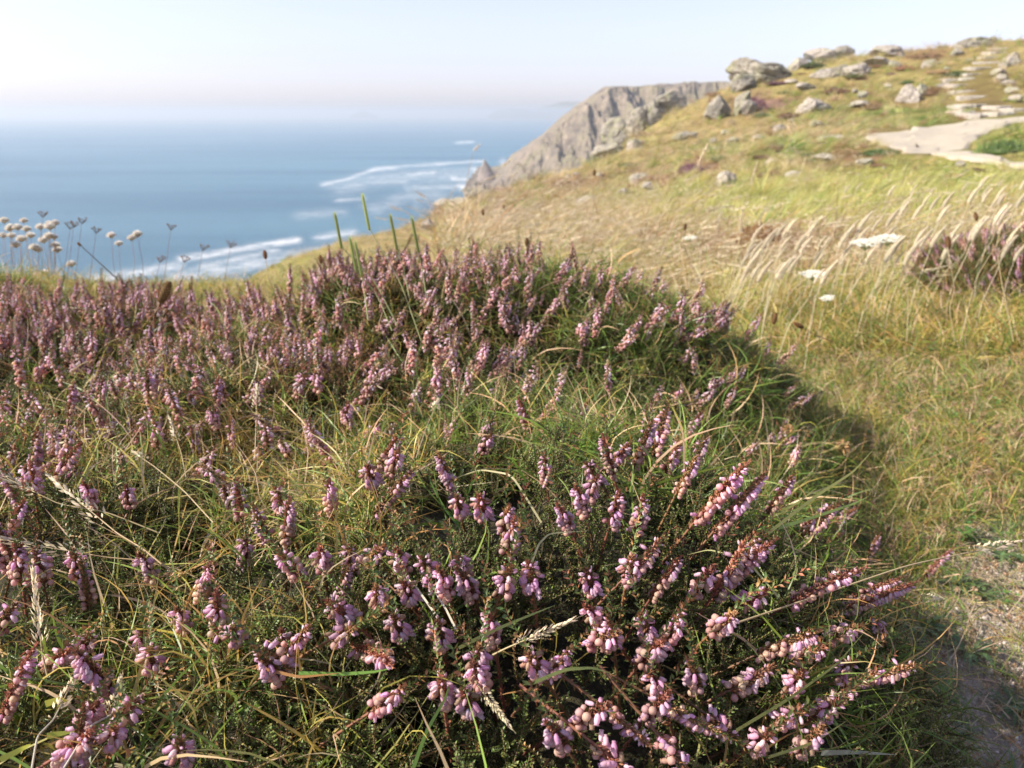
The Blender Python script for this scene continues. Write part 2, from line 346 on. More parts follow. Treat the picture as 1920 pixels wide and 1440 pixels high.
# ---------------------------------------------------------------- sea, far land
FOAM = [([(605,345),(650,336),(700,320),(760,311)], 3.6, .8), ([(760,311),(850,306),(905,303)], 3, .7), ([(762,329),(790,327),(815,324)], 4, .9), ([(855,266),(885,265)], 2, .8), ([(700,345),(760,342)], 4, .5),
        ([(850,333),(885,337),(935,340)], 4, 1.0), ([(868,350),(930,354),(975,356)], 7, 1.4), ([(635,375),(680,372)], 4, .55), ([(760,345),(780,385)], 5, .35), ([(560,450),(480,463),(420,474),(340,487)], 6, 1.0),
        ([(520,470),(440,486),(380,500)], 7, .7), ([(330,500),(230,515),(180,520)], 9, .8), ([(660,435),(600,445)], 6, .8), ([(890,318),(905,338),(925,345)], 6, 1.2), ([(940,300),(945,315)], 4, .6), ([(700,390),(760,370),(820,368)], 12, .35), ([(640,350),(720,335),(880,325)], 14, .4), ([(560,405),(640,398)], 8, .3), ([(640,470),(560,480),(440,500),(330,520)], 12, .7), ([(780,352),(850,350)], 8, .5)]
th = np.radians(np.linspace(-52, 52, 620)); rr = np.exp(np.linspace(math.log(90), math.log(26000), 420))
Rg, Tg = np.meshgrid(rr, th, indexing='ij'); X = Rg * np.sin(Tg); Y = Rg * np.cos(Tg)
px, py, d = to_px(np.stack([X, Y, np.full_like(X, SEA_Z)], -1)); foam = np.zeros_like(X)
jx = 5 * n2(X, Y, .03, 3); jy = 3.0 * n2(X, Y, .02, 3, 5.)
for pts, th_, s in FOAM:
    for (x0, y0), (x1, y1) in zip(pts[:-1], pts[1:]):
        qx = px + jx - x0; qy = (py + jy - y0); lx, ly = x1 - x0, y1 - y0; u = np.clip((qx*lx + qy*ly) / (lx*lx + ly*ly), 0, 1)
        dd = np.hypot((qx - u*lx) * .6, qy - u*ly); foam = np.maximum(foam, s * np.exp(-(dd / th_) ** 2))
tag(link('sea', grid_mesh('sea', X, Y, np.full_like(X, SEA_Z), M_sea, attr=('Foam', foam))), kind='structure')

def headland():
    sil = [(880,352),(925,347),(945,335),(965,305),(1000,272),(1040,238),(1080,205),(1110,183),(1135,168),(1170,162),(1230,160),(1290,158),(1345,156),(1400,158),(1500,160),(1700,170),(2000,190)]
    yc = 545.; xs = []; zs = []
    for a, b_ in sil:
        dd = raydir(a, b_); s = yc / dd[1]; xs.append(dd[0] * s); zs.append(EYE[2] + dd[2] * s)
    x = np.linspace(xs[0] - 4, xs[-1], 640); y = np.concatenate([np.linspace(455, 560, 240), np.linspace(562, 800, 30)]); Xh, Yh = np.meshgrid(x, y, indexing='ij')
    H = np.interp(Xh, xs, zs) - SEA_Z + 0.6
    rid = 1 - np.abs(n2(Xh + .35*Yh, Yh * .35, .045, 5, 2.)) * 1.2
    off = 22 * n2(Xh, Yh * .15, .035, 5, 7.) + 16 * rid
    foot = 488 + 26 * np.exp(-((Xh - xs[1]) / 30) ** 2) - .12 * (Xh - xs[1])
    q = np.clip((Yh + off - foot) / 62, 0, 1); prof = q ** .75
    back = 1 - .25 * sstep(560, 800, Yh)
    Zh = SEA_Z - 3 + (H + 3) * prof * back + (3.2 * n2(Xh, Yh, .11, 4, 3.) + 2.6 * n2(Xh, Yh * .6, .3, 3, 13.)) * np.sin(prof * math.pi) ** .6
    Zh = Zh + (2.2 * n2(Xh, Yh, .06, 4, 9.) - 1.2) * sstep(.7, 1, prof)
    return grid_mesh('cliff', Xh, Yh, Zh, M_cliff, smooth=False)
tag(link('cliff', headland()), kind='structure')
def far_hill(pts, dist, depth):
    xs = []; zs = []
    for a, b_ in pts: dd = raydir(a, b_); s = dist / dd[1]; xs.append(dd[0]*s); zs.append(EYE[2] + dd[2]*s)
    x = np.linspace(xs[0], xs[-1], 90); y = np.linspace(-1, 1, 15); Xh, Yh = np.meshgrid(x, y, indexing='ij')
    H = np.interp(Xh, xs, zs) - SEA_Z; Zh = SEA_Z - 4 + (H + 4) * (1 - Yh ** 2) ** .5 + 4 * n2(Xh, Yh * 100, .01, 3) * (1 - Yh**2)
    return grid_mesh('hills', Xh, dist + Yh * depth, Zh, M_hill)
tag(link('hills', far_hill([(915,216),(930,206),(960,203),(1000,208),(1040,214),(1080,217)], 7000, 150)), kind='structure')
tag(link('hills', far_hill([(990,216),(1010,203),(1050,192),(1100,190),(1180,188),(1300,190),(1500,192)], 8200, 400)), kind='structure')
tag(link('island', far_hill([(658,216),(672,210),(684,207),(692,212),(706,216)], 7600, 90)), kind='structure')

# ---------------------------------------------------------------- boulders
def ico(sub):
    import bmesh
    bm = bmesh.new(); bmesh.ops.create_icosphere(bm, subdivisions=sub, radius=1); V = np.array([v.co[:] for v in bm.verts]); Fc = [tuple(v.index for v in f.verts) for f in bm.faces]; bm.free(); return V, Fc
ICO4 = ico(4); ICO2 = ico(2); ICO1 = ico(1); ICO5 = ico(5)
def rock_shape(seed, n=9, flat=1.0, sharp=.25, base=ICO4):
    V, Fc = base; V = V.copy(); g = np.random.default_rng(seed)
    for _ in range(n):
        d = g.normal(size=3); d /= np.linalg.norm(d); c = g.uniform(.5, .85); k = V @ d
        V = V - np.maximum(k - c, 0)[:, None] * d * (1 - sharp * .3)
    V = V / np.abs(V).max(0)
    nrm = V / np.linalg.norm(V, axis=1, keepdims=True)
    V = V + nrm * (.11 * fbm(V * 2.0 + seed, 5, .6))[:, None] - nrm * (.10 * np.clip(1 - np.abs(fbm(V * np.array([1.1, 1.1, 2.6]) + seed * 3.1, 2)) * 7, 0, 1))[:, None]
    return V, Fc
def boulder(px, py, wpx, hpx, label, mat, seed, tilt=0, name='boulder', depth=.9, group=None, parts=None, rfix=None):
    """px,py: foot of the boulder as surveyed; wpx,hpx: apparent size"""
    P, t_ = hit(px, py) if rfix is None else (at(px, py, rfix), rfix)
    s = t_ / F; V, Fc = rock_shape(seed, base=ICO5 if wpx > 60 else ICO4)
    V = V * np.array([wpx * s / 2, wpx * s / 2 * depth, hpx * s * .62]); V[:, :2] *= 1.12; a = R(tilt); V = V @ np.array([[math.cos(a), 0, -math.sin(a)], [0, 1, 0], [math.sin(a), 0, math.cos(a)]])
    mb = MB(); mb.add(V, Fc, (.5, .5, .5)); o = link(name, mb.mesh(name, mat, smooth=False), loc=P + np.array([0, wpx*s*.2, hpx * s * .20])); o.rotation_euler.z = R(random.Random(seed).uniform(-12, 12))
    return tag(o, label, 'rock' if name == 'rock' else 'boulder', group)
BL = [
 (1425,152,112,46,'big grey lichened boulder on the skyline, largest on the ridge',M_rock,1,12),
 (1400,168,50,40,'lichened rock at the left foot of the big skyline boulder',M_rock,2,0),
 (1350,222,46,44,'grey upright boulder with dark right side below the skyline boulder',M_rock,3,20),
 (1388,215,32,56,'narrow tall grey rock pressed against a red brown shrub',M_rock,4,8),
 (1405,216,26,34,'small leaning rock just right of the narrow tall rock',M_rock,5,-20),
 (1500,128,34,26,'small pale rock right behind the big skyline boulder',M_palerock,6,0),
 (1542,112,62,26,'low pale skyline rock with a grassy top',M_palerock,7,4),
 (1582,104,36,22,'dark topped rock at the right end of the low skyline outcrop',M_rock,8,-10),
 (1668,106,58,26,'rounded pale boulder on the skyline between outcrop and summit',M_palerock,9,0),
 (1578,143,32,26,'blue grey square boulder beside a pale one in the middle of the slope',M_rock,10,0),
 (1548,144,46,22,'pale flat rock left of the blue grey square boulder',M_palerock,11,5),
 (1612,142,46,24,'pale boulder right of the blue grey square boulder',M_palerock,12,0),
 (1655,120,56,18,'long pale ledge under the rounded skyline boulder',M_palerock,13,4),
 (1680,126,24,16,'small pale block at the right end of the long ledge',M_palerock,14,0),
 (1836,88,60,22,'jagged summit outcrop where the hill is highest',M_rock,15,0),
 (1808,90,36,12,'low rock at the left foot of the summit outcrop',M_rock,16,0),
 (1862,80,18,14,'small dark block crowning the right side of the summit outcrop',M_rock,17,0),
 (1712,190,44,36,'cracked white boulder standing alone left of the stone steps',M_palerock,18,15),
 (1730,180,28,26,'rounded white rock behind the cracked white boulder',M_palerock,33,0),
 (1527,210,62,30,'flat pale slab tilted in the grass in the middle of the slope',M_palerock,19,12),
 (1512,168,40,14,'long low pale stone above the tilted slab',M_palerock,20,8),
 (1612,200,40,14,'low pale stones half sunk in brown heather',M_palerock,21,0),
 (1745,126,26,18,'small grey rock near the top left of the steps',M_palerock,22,0),
 (1262,196,50,30,'pale topped rock with dark underside at the upper end of the cliff-edge crag',M_rock,23,8),
 (1228,224,44,48,'craggy grey block in the upper half of the cliff-edge crag',M_rock,24,10),
 (1200,250,44,60,'tall cracked block in the middle of the cliff-edge crag',M_rock,25,0),
 (1160,268,58,56,'layered grey block near the lower end of the cliff-edge crag',M_rock,26,0),
 (1140,296,52,32,'flat block at the lowest end of the cliff-edge crag',M_rock,27,0),
 (1190,282,44,34,'rounded pale stone in front of the layered crag block',M_palerock,28,12),
 (884,368,34,22,'dark capped rock on the slope edge under the sea stack',M_rock,29,0),
 (836,392,44,22,'pale rock on the lower slope edge against the sea',M_palerock,30,0),
 (806,430,32,26,'round pale boulder lowest on the slope edge',M_palerock,31,0),
 (870,385,60,14,'long pale ledge between two rocks on the lower slope edge',M_palerock,32,5),
 (1365,350,40,34,'pale pink rock in the grass in the middle of the near slope',M_palerock,34,25),
 (1095,385,50,22,'pale stone leaning in windblown grass on the left slope',M_palerock,35,-10),
 (1200,342,44,22,'pale stone at the left edge of the brown slope',M_palerock,36,10),
 (1285,262,40,18,'small brown shadowed rock in the mid slope grass',M_rock,37,0),
 (1340,285,44,12,'low buried stone below the mid slope rocks',M_palerock,38,0),
 (1560,262,48,12,'pale bare patch of rock left of the path end',M_palerock,39,0),
 (1560,300,56,14,'flat pale rock beside the tawny heather below the path',M_palerock,40,0),
 (1625,308,34,14,'small pale stone right of the tawny heather below the path',M_palerock,41,0),
 (1490,330,30,12,'small pale stone at the top of the bright green grass',M_palerock,42,0),
 (1900,122,26,18,'pale stone at the right edge beside the top steps',M_palerock,43,0),
 (1770,162,30,10,'pale step-like stone left of the middle steps',M_palerock,44,0),
]
for px, py, a, b_, lab, m, sd, tl in BL: boulder(px, py, a, b_, lab, m, sd, tl, name='rock' if a < 45 else 'boulder')
# sea stack
V, Fc = ICO5; V = V.copy(); hgt = (V[:, 2] + 1) / 2
V[:, :2] *= ((1.12 - hgt ** 1.1) * (1 + .2 * fbm(V * 1.7, 3)))[:, None]; V += .10 * fbm(V * 3.0 + 5, 4)[:, None] * norm(V)
dd = raydir(912, 345); s_ = (SEA_Z - EYE[2]) / dd[2]; P = EYE + dd * s_; sc = s_ / F
V = V * np.array([22 * sc, 16 * sc, 27 * sc]); V[:, 0] += (hgt - .4) * -2.2; mb = MB(); mb.add(V, Fc, (.5, .5, .5))
tag(link('sea_stack', mb.mesh('sea_stack', M_stack, False), loc=P + np.array([0, 0, 18 * sc])), 'pointed rock stack rising from foaming water at the cliff foot', 'sea stack')

# ---------------------------------------------------------------- path & steps
def path_mesh(U, L, name, lift=.03, nu=60, nv=16):
    """U: upper outline, L: lower outline as surveyed points; lies on the ground"""
    U = np.array(U, float); L = np.array(L, float); q = np.linspace(0, 1, nu)
    def rs(A): s = np.r_[0, np.cumsum(np.hypot(*np.diff(A, axis=0).T))]; s /= s[-1]; return np.stack([np.interp(q, s, A[:, 0]), np.interp(q, s, A[:, 1])], -1)
    U, L = rs(U), rs(L); UW = np.array([hit(*u)[0] for u in U]); LW = np.array([hit(*u)[0] for u in L]); v = np.linspace(0, 1, nv)[None, :, None]
    P = UW[:, None] * (1 - v) + LW[:, None] * v; Xp, Yp = P[..., 0], P[..., 1]; Xp = Xp + .16 * n2(Xp, Yp, 1.2, 3, 70.); Yp = Yp + .16 * n2(Xp, Yp, 1.2, 3, 75.); e = np.minimum(v[..., 0], 1 - v[..., 0]) * 2
    Zp = ground(Xp, Yp) + (lift + .01) * sstep(0, .5, e + 0 * Xp) - .04 * (1 - sstep(0, .2, e + 0 * Xp))
    return grid_mesh(name, Xp, Yp, Zp, M_path)
tag(link('path', path_mesh([(1600,254),(1640,247),(1700,241),(1760,232),(1830,222),(1900,219),(1990,215)], [(1615,258),(1650,275),(1700,289),(1745,291),(1810,285),(1822,272),(1850,252),(1900,232),(1990,222)], 'path', .04)), kind='structure')
tag(link('path', path_mesh([(1740,288),(1800,284),(1870,296),(1990,312)], [(1740,292),(1790,300),(1870,312),(1990,330)], 'path', .04)), kind='structure')
def slab(P, wx, wy, h, seed, rot, parent, name='step', mat=None):
    g = np.random.default_rng(seed); k = 10; ang = np.linspace(0, 2*math.pi, 24, endpoint=False)
    sq = np.stack([np.sign(np.cos(ang)) * np.abs(np.cos(ang)) ** .45, np.sign(np.sin(ang)) * np.abs(np.sin(ang)) ** .45], -1) * (1 + g.uniform(-.05, .05, (24, 1)))
    mb = MB(); V = []; 
    for z, s in ((-h, 1.0), (-.02, 1.02), (0, .99), (.012, .93), (.015, .6)): V.append(np.c_[sq[:, 0] * wx * s, sq[:, 1] * wy * s, np.full(24, z) + g.uniform(-.006, .006, 24)])
    Fc = [(i*24+j, i*24+(j+1) % 24, (i+1)*24+(j+1) % 24, (i+1)*24+j) for i in range(4) for j in range(24)] + [tuple(96 + j for j in range(24))]
    mb.add(np.concatenate(V), Fc, (.5,)*3); o = link(name, mb.mesh(name, mat or M_stone, False), parent, P); o.rotation_euler.z = rot; return o
st0 = hit(1840, 205)[0]; st = empty('stone_steps', st0, 'flight of rough stone steps climbing the hill from the path', 'steps')
for i, (px, py, wx) in enumerate([(1835,214,46),(1828,198,42),(1822,182,36),(1806,172,30),(1795,160,28),(1786,150,26),(1815,148,20),(1822,140,30),(1838,128,34),(1852,118,32),(1860,108,30),(1868,99,28),(1872,92,24)]):
    P, t_ = hit(px, py); s = t_ / F; slab(P - st0 + np.array([0, .1, .035]), wx * s * .72, .5, .4, 60 + i, R(-8 + 22 * math.sin(i * 1.9)), st)
pv0 = hit(1830, 205)[0]; pv = empty('paving', pv0, 'patch of flat stone slabs between the path and the lowest step', 'paving')
for i, (px, py, wx) in enumerate([(1800,212,20),(1836,219,26),(1872,215,22),(1868,203,20),(1802,202,18),(1900,208,20)]):
    P, t_ = hit(px, py); s = t_ / F; slab(P - pv0 + np.array([0, 0, .07]), wx * s * .9, .5, .3, 80 + i, R(6 * math.sin(i * 2)), pv, 'slab')
wl0 = hit(1885, 150)[0]; wl = empty('stone_edging', wl0, 'line of rough kerb stones up the right side of the steps', 'kerb stones')
for i, (px, py) in enumerate([(1905,190),(1896,175),(1888,162),(1880,150),(1872,140),(1882,128),(1890,116),(1900,108)]):
    P, t_ = hit(px, py); s = t_ / F; V, Fc = rock_shape(90 + i, base=ICO2 if 0 else ICO4); mb = MB(); mb.add(V * np.array([11 * s, .35, 7 * s]), Fc, (.5,)*3); link('stone', mb.mesh('stone', M_palerock, False), wl, P - wl0 + np.array([0, 0, .1]))

# ---------------------------------------------------------------- prototype meshes
PINK = [(.77,.49,.62), (.80,.56,.66), (.82,.64,.70), (.71,.42,.60)]
BUFF = [(.72,.46,.38), (.76,.56,.42), (.66,.38,.34), (.70,.44,.42)]
SEPAL = [(.34,.14,.08), (.40,.19,.10), (.27,.11,.07), (.44,.24,.13)]
def pick(a): return jc(random.choice(a), .12)
def bell(mb, p, d, L, k=6, old=0.0, bud=False):
    if old > .5:
        c = pick(BUFF); w_ = L * .40; pr = [(0, w_*.3), (L*.18, w_*.85), (L*.42, w_*1.05), (L*.65, w_*.85), (L*.82, w_*.4)]; cs = [c*.8, c, c, c, c*.75]
    elif bud:
        c = pick(PINK); c = c * .6 + np.array([.74, .52, .58]) * .4; w_ = L * .26; pr = [(0, w_*.5), (L*.3, w_), (L*.7, w_*.9), (L, w_*.25)]; cs = [c*.8, c, c, c]
    else:
        c = pick(PINK) if random.random() > .14 else jc((.50,.30,.22), .2); w_ = L * rng.uniform(.23, .29); pr = [(0, w_*.45), (L*.15, w_*.85), (L*.45, w_*1.08), (L*.75, w_*.95), (L*.88, w_*.72), (L, w_*1.02)]; hi = np.minimum(c * 1.15 + .03, .9); cs = [hi, hi, c, c, c*.85, c*.75]
    lathe(mb, p, d, pr, cs, k)
    u, v, dd = frame(d)
    for i in range(3):
        a = i * 2.1 + random.random(); o = math.cos(a) * u + math.sin(a) * v
        leaf(mb, p, norm(dd * .8 + o * .65), o, L * .42, L * .18, pick(SEPAL))
def spike(Ln, n, seed, k=6, oldf=.35, seg=8, hang=.5):
    global rng; random.seed(seed); rng = np.random.default_rng(seed); mb = MB(); mf = MB()
    bend = rng.uniform(-.12, .12, 2); ax = lambda s: np.array([bend[0] * s * s * Ln, bend[1] * s * s * Ln, s * Ln])
    ext = -0.045; pts = [np.array([0, 0, z]) for z in np.linspace(ext, -.005, 4)] + [ax(s) for s in np.linspace(0, 1, seg)]
    tube(mb, pts, np.linspace(.0011, .0005, len(pts)), [(.20,.09,.05)] * len(pts), 4)
    for i in range(95):                                   # leafy stem below the blossoms
        z = ext + (i / 46) * (-ext + .002); a = i * 2.4; o = np.array([math.cos(a), math.sin(a), .9]); g = jc((.09,.12,.03), .3) if random.random() > .3 else jc((.26,.12,.05), .3)
        leaf(mb, np.array([0, 0, z]), o, -o[[1, 0, 2]], .0042, .0017, g)
    n = int(n * 1.3)
    for i in range(n):
        s = .0 + .93 * i / n; a = i * 2.39996 + rng.normal() * .3
        if random.random() < hang: a = rng.normal() * .85
        o = np.array([math.cos(a), math.sin(a), 0]); p = ax(s); young = sstep(.62, .95, s); Lb = .0048 * (1 - .45 * young) * rng.uniform(.85, 1.12)
        out = o * (.0018 * (1 - young * .5) + .0008); d = o * rng.uniform(.5, 1.0) + np.array([.5 * hang, 0, (-0.8 + .35 * hang) + 1.3 * young]) + rng.normal(size=3) * .18
        tube(mb, [p, p + out + np.array([0, 0, .0006])], [.0003, .00025], (.30,.12,.07), 3, False)
        old = 1.0 if (s < oldf and random.random() < .8) or random.random() < .08 else 0.0
        if random.random() < .08: continue
        bell(mf, p + out, norm(d), Lb, k, old, bud=young > .5)
        for _ in range(5): a2 = a + rng.normal() * 2.2; o2 = np.array([math.cos(a2), math.sin(a2), .9]); leaf(mb, p, norm(o2), -o, .0034, .0011, pick(SEPAL))
    for i in range(16):
        s = .9 + .14 * i / 16; a = i * 2.4; o = np.array([math.cos(a) * .7, math.sin(a) * .7, 1.2]); leaf(mb, ax(s), norm(o), -o[[1, 0, 2]], .003, .001, pick(SEPAL))
    return mb, mf
SPK, SPB = [], []                                                  # (length, stem mesh, blossom mesh)
for i, (Ln, n, of) in enumerate([(.018,22,.2), (.020,24,.6), (.026,31,.45), (.028,33,.25), (.036,42,.6), (.038,44,.35), (.05,58,.6), (.055,64,.4)]):
    a, b_ = spike(Ln, n, 100 + i, 6, of, 8, [.35, .45, .5, .6, .7, .75, .85, .85][i]); SPK.append((Ln, a.mesh('spike_stem', M_fol), b_.mesh('blossoms', M_petal)))
rng = np.random.default_rng(5); random.seed(5)
HID = {}
def proto(coll, name, mb_or_me, mat=None):
    c = HID.get(coll) or HID.setdefault(coll, bpy.data.collections.new(coll))
    me = mb_or_me if isinstance(mb_or_me, bpy.types.Mesh) else mb_or_me.mesh(name, mat)
    o = bpy.data.objects.new('%s_%02d' % (name, len(c.objects)), me); c.objects.link(o); return o
# the further bushes carry more weathered spikes, colours paled to paint in back light
NEARC = (list(PINK), list(SEPAL)); PINK[:] = [(.86,.64,.72), (.88,.70,.75), (.89,.76,.76), (.82,.56,.70)]; SEPAL[:] = [(.54,.33,.22), (.58,.38,.25), (.45,.26,.18), (.60,.44,.30)]
for i, (Ln, n, of) in enumerate([(.022,18,.3), (.028,22,.6), (.034,26,.45), (.04,30,.6), (.046,34,.5), (.05,38,.7)]):
    a, b_ = spike(Ln, n, 150 + i, 6, of, 8, .25); SPB.append((Ln, a.mesh('spike_stem', M_fol), b_.mesh('blossoms', M_petal)))
# merged spikes for the uncounted mass
def join_spike(Ln, n, seed, of):
    a, b_ = spike(Ln, n, seed, 5, of, 5, .2); me = a.mesh('heather_spike', M_fol); n0 = len(a.f)
    b2 = MB(); b2.v = a.v + b_.v; b2.c = a.c + b_.c; b2.f = a.f + [tuple(i + a.n for i in f) for f in b_.f]; b2.n = a.n + b_.n
    me = b2.mesh('heather_spike', M_fol); me.materials.append(M_petal); idx = np.zeros(len(me.polygons), np.int32); idx[n0:] = 1; me.polygons.foreach_set('material_index', idx); return me
SPM = [join_spike(Ln, n, 200 + i, of) for i, (Ln, n, of) in enumerate([(.03,22,.6), (.04,28,.5), (.05,34,.6), (.028,20,.4), (.045,30,.95), (.035,24,.5)])]
for me in SPM: proto('spike_src', 'spike', me)
rng = np.random.default_rng(6); random.seed(6)
def shoot(seed, tipc, dens=1.0):
    mb = MB(); L = .07
    def twig(p0, d, L, nl):
        d = norm(d); u, v, _ = frame(d); bend = rv(.25); P = [p0 + d * L * s + bend * L * s * s * .5 for s in np.linspace(0, 1, 5)]
        tube(mb, P, np.linspace(.0009, .0004, 5), (.13,.08,.04), 3)
        for i in range(nl):
            s = .08 + .94 * i / nl; p = p0 + d * L * s + bend * L * s * s * .5
            for q in (0, math.pi):
                a = i * 1.57 + q; o = math.cos(a) * u + math.sin(a) * v; dr = o * .75 + d * .8
                g = np.array((.085,.115,.026)) * (1 - s**2) + np.array(tipc) * s**2
                leaf(mb, p, dr, d - o, .0037 * (1.1 - .3 * s), .0018, jc(g, .25), jc(np.array(g) * 1.25, .1))
    twig(np.zeros(3), np.array([0, 0, 1.]) + rv(.05), L, 30)
    for i in range(6):
        s = rng.uniform(.15, .75); a = rng.uniform(0, 6.3); twig(np.array([0, 0, L * s]), np.array([math.cos(a) * .8, math.sin(a) * .8, .9]), L * rng.uniform(.28, .5), 13)
    return mb
for i, tc in enumerate([(.13,.18,.04), (.16,.20,.045), (.12,.16,.04), (.20,.20,.05), (.15,.17,.04), (.34,.19,.06), (.38,.17,.06), (.28,.13,.05)]): proto('shoot_src', 'shoot', shoot(i, tc), M_fol)
GB = {'g': [(.15,.24,.04), (.19,.28,.05), (.12,.20,.04)], 'b': [(.27,.17,.09), (.34,.22,.12), (.22,.13,.07)], 'l': [(.37,.39,.12), (.31,.35,.10), (.46,.44,.16)], 'y': [(.40,.38,.09), (.33,.35,.08), (.44,.39,.13), (.42,.29,.08)], 's': [(.52,.42,.23), (.58,.50,.32), (.46,.36,.20), (.50,.33,.15)], 'w': [(.60,.56,.44), (.5,.45,.33)]}
def fescue(kind, n, spread, curl, W, L=.08, lean=(0, 0)):
    mb = MB()
    for _ in range(n):
        k = kind if random.random() < .78 else random.choice('gys'); c = jc(random.choice(GB[k]), .2); a = rng.uniform(0, 6.28)
        d = norm(np.array([math.cos(a) * spread + lean[0], math.sin(a) * spread + lean[1], 1])); l = L * rng.uniform(.5, 1.25); p = np.array([rng.normal() * .006, rng.normal() * .006, 0]) * L / .08
        cu = rng.normal(size=3) * curl; cu[2] = -abs(cu[2]) * .8; P = [p]; dd = d.copy(); m = 7
        for i in range(m - 1): dd = norm(dd + cu * .35 + rng.normal(size=3) * .05); P.append(P[-1] + dd * l / (m - 1))
        blade(mb, P, W * rng.uniform(.6, 1.3), c, jc(c * np.array([1.25, 1.1, 1.1]), .1))
    return mb
for i in range(4): proto('fescue_src', 'tuft', fescue('g', 13, .8, .7, .0016), M_grass)
for i in range(4): proto('fescue_src', 'tuft', fescue('y', 13, .8, .8, .0014), M_grass)
for i in range(4): proto('fescue_src', 'tuft', fescue('s', 8, .9, 1.1, .0011), M_grass)
for i in range(2): proto('fescue_src', 'tuft', fescue('w', 4, .9, 1.3, .0007), M_grass)
# taller clumps for the slope: unit about .25 m, leaning to the right with the wind
def seedhead(mb, P, d, L, n, c, size, spread=.35):
    u, v, d = frame(d)
    for i in range(n):
        s = i / n; a = i * 2.4 + rng.normal() * .4; o = math.cos(a) * u + math.sin(a) * v; p = P + d * L * s
        q = norm(d + o * spread * (1.2 - s)); st_ = L * .12 * (1 - s * .7); leaf(mb, p + q * st_, norm(q + rng.normal(size=3) * .1), o, size * rng.uniform(.7, 1.2), size * .32, jc(c, .18), jc(np.array(c) * 1.2, .1))
def clump(kinds, n, heads, seed):
    mb = MB()
    for _ in range(n):
        k = random.choice(kinds); c = jc(random.choice(GB[k]), .2); a = rng.uniform(0, 6.28); sp_ = rng.uniform(.1, .8)
        d = norm(np.array([math.cos(a) * sp_ + .5, math.sin(a) * sp_, 1.])); l = .25 * rng.uniform(.45, 1.2); P = [np.array([rng.normal() * .035, rng.normal() * .035, 0])]; dd = d.copy(); cu = np.array([.35, 0, -.22]) + rng.normal(size=3) * .22
        for i in range(6): dd = norm(dd + cu * .3); P.append(P[-1] + dd * l / 6)
        blade(mb, P, .004 * rng.uniform(.6, 1.3), c, jc(c * 1.25, .1))
    for _ in range(heads):
        c = jc(random.choice(GB['s']), .15); d = norm(np.array([.45 + rng.normal() * .2, rng.normal() * .25, 1.])); P = [np.array([rng.normal() * .04, rng.normal() * .04, 0])]; l = .3 * rng.uniform(.8, 1.25)
        for i in range(6): d = norm(d + np.array([.09, 0, -.03])); P.append(P[-1] + d * l / 6)
        tube(mb, P, .0008, c, 3); seedhead(mb, P[-1], norm(d + np.array([.3, 0, -.2])), .06, 26, (.62,.53,.36), .011)
    return mb
for i, a in enumerate([('g', 46, 0), ('ggy', 46, 0), ('y', 46, 0), ('yyg', 44, 2), ('s', 42, 4), ('ssy', 44, 5), ('ys', 42, 3), ('s', 36, 7), ('b', 50, 2), ('bbs', 44, 6), ('l', 50, 0), ('lly', 48, 1)]): proto('clump_src', 'clump', clump(a[0], a[1], a[2], i), M_grass)
# cushions of distant heather / low scrub: unit radius 1
def cushion(cols, n, size=.10, hgt=.5):
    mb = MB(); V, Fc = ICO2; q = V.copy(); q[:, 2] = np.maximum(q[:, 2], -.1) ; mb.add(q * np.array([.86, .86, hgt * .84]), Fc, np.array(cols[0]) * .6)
    for _ in range(n):
        d = norm(rng.normal(size=3)); d[2] = abs(d[2]); r = rng.uniform(.8, 1.04); p = d * r * np.array([1, 1, hgt]); o = norm(d + rng.normal(size=3) * .5 + np.array([.2, 0, .3]))
        leaf(mb, p, o, norm(rng.normal(size=3)), size * rng.uniform(.6, 1.5), size * .42, jc(random.choice(cols), .25))
    return mb
CUSH = {'rust': cushion([(.30,.12,.05), (.24,.09,.04), (.36,.17,.08)], 1500, .07).mesh('foliage', M_fol), 'brown': cushion([(.20,.11,.06), (.28,.16,.08), (.15,.11,.05), (.34,.22,.12)], 1100).mesh('foliage', M_fol), 'purple': cushion([(.30,.14,.18), (.24,.11,.12), (.18,.12,.06), (.40,.22,.28)], 1100).mesh('foliage', M_fol),
        'green': cushion([(.10,.15,.04), (.15,.20,.05), (.08,.12,.035)], 1100).mesh('foliage', M_fol), 'tawny': cushion([(.38,.24,.12), (.30,.17,.09), (.42,.30,.16)], 1100).mesh('foliage', M_fol)}
# pebbles and litter
for i in range(5):
    V, Fc = ICO1 if i < 3 else ICO2; mb = MB(); V = V * (1 + .25 * rng.normal(size=(len(V), 1)) * .5) * np.array([1, .8, .6]); mb.add(V, Fc, jc([(.42,.38,.33), (.30,.28,.26), (.55,.50,.44), (.36,.30,.24), (.48,.42,.38)][i], .1)); proto('pebble_src', 'pebble', mb.mesh('pebble', M_peb, False))
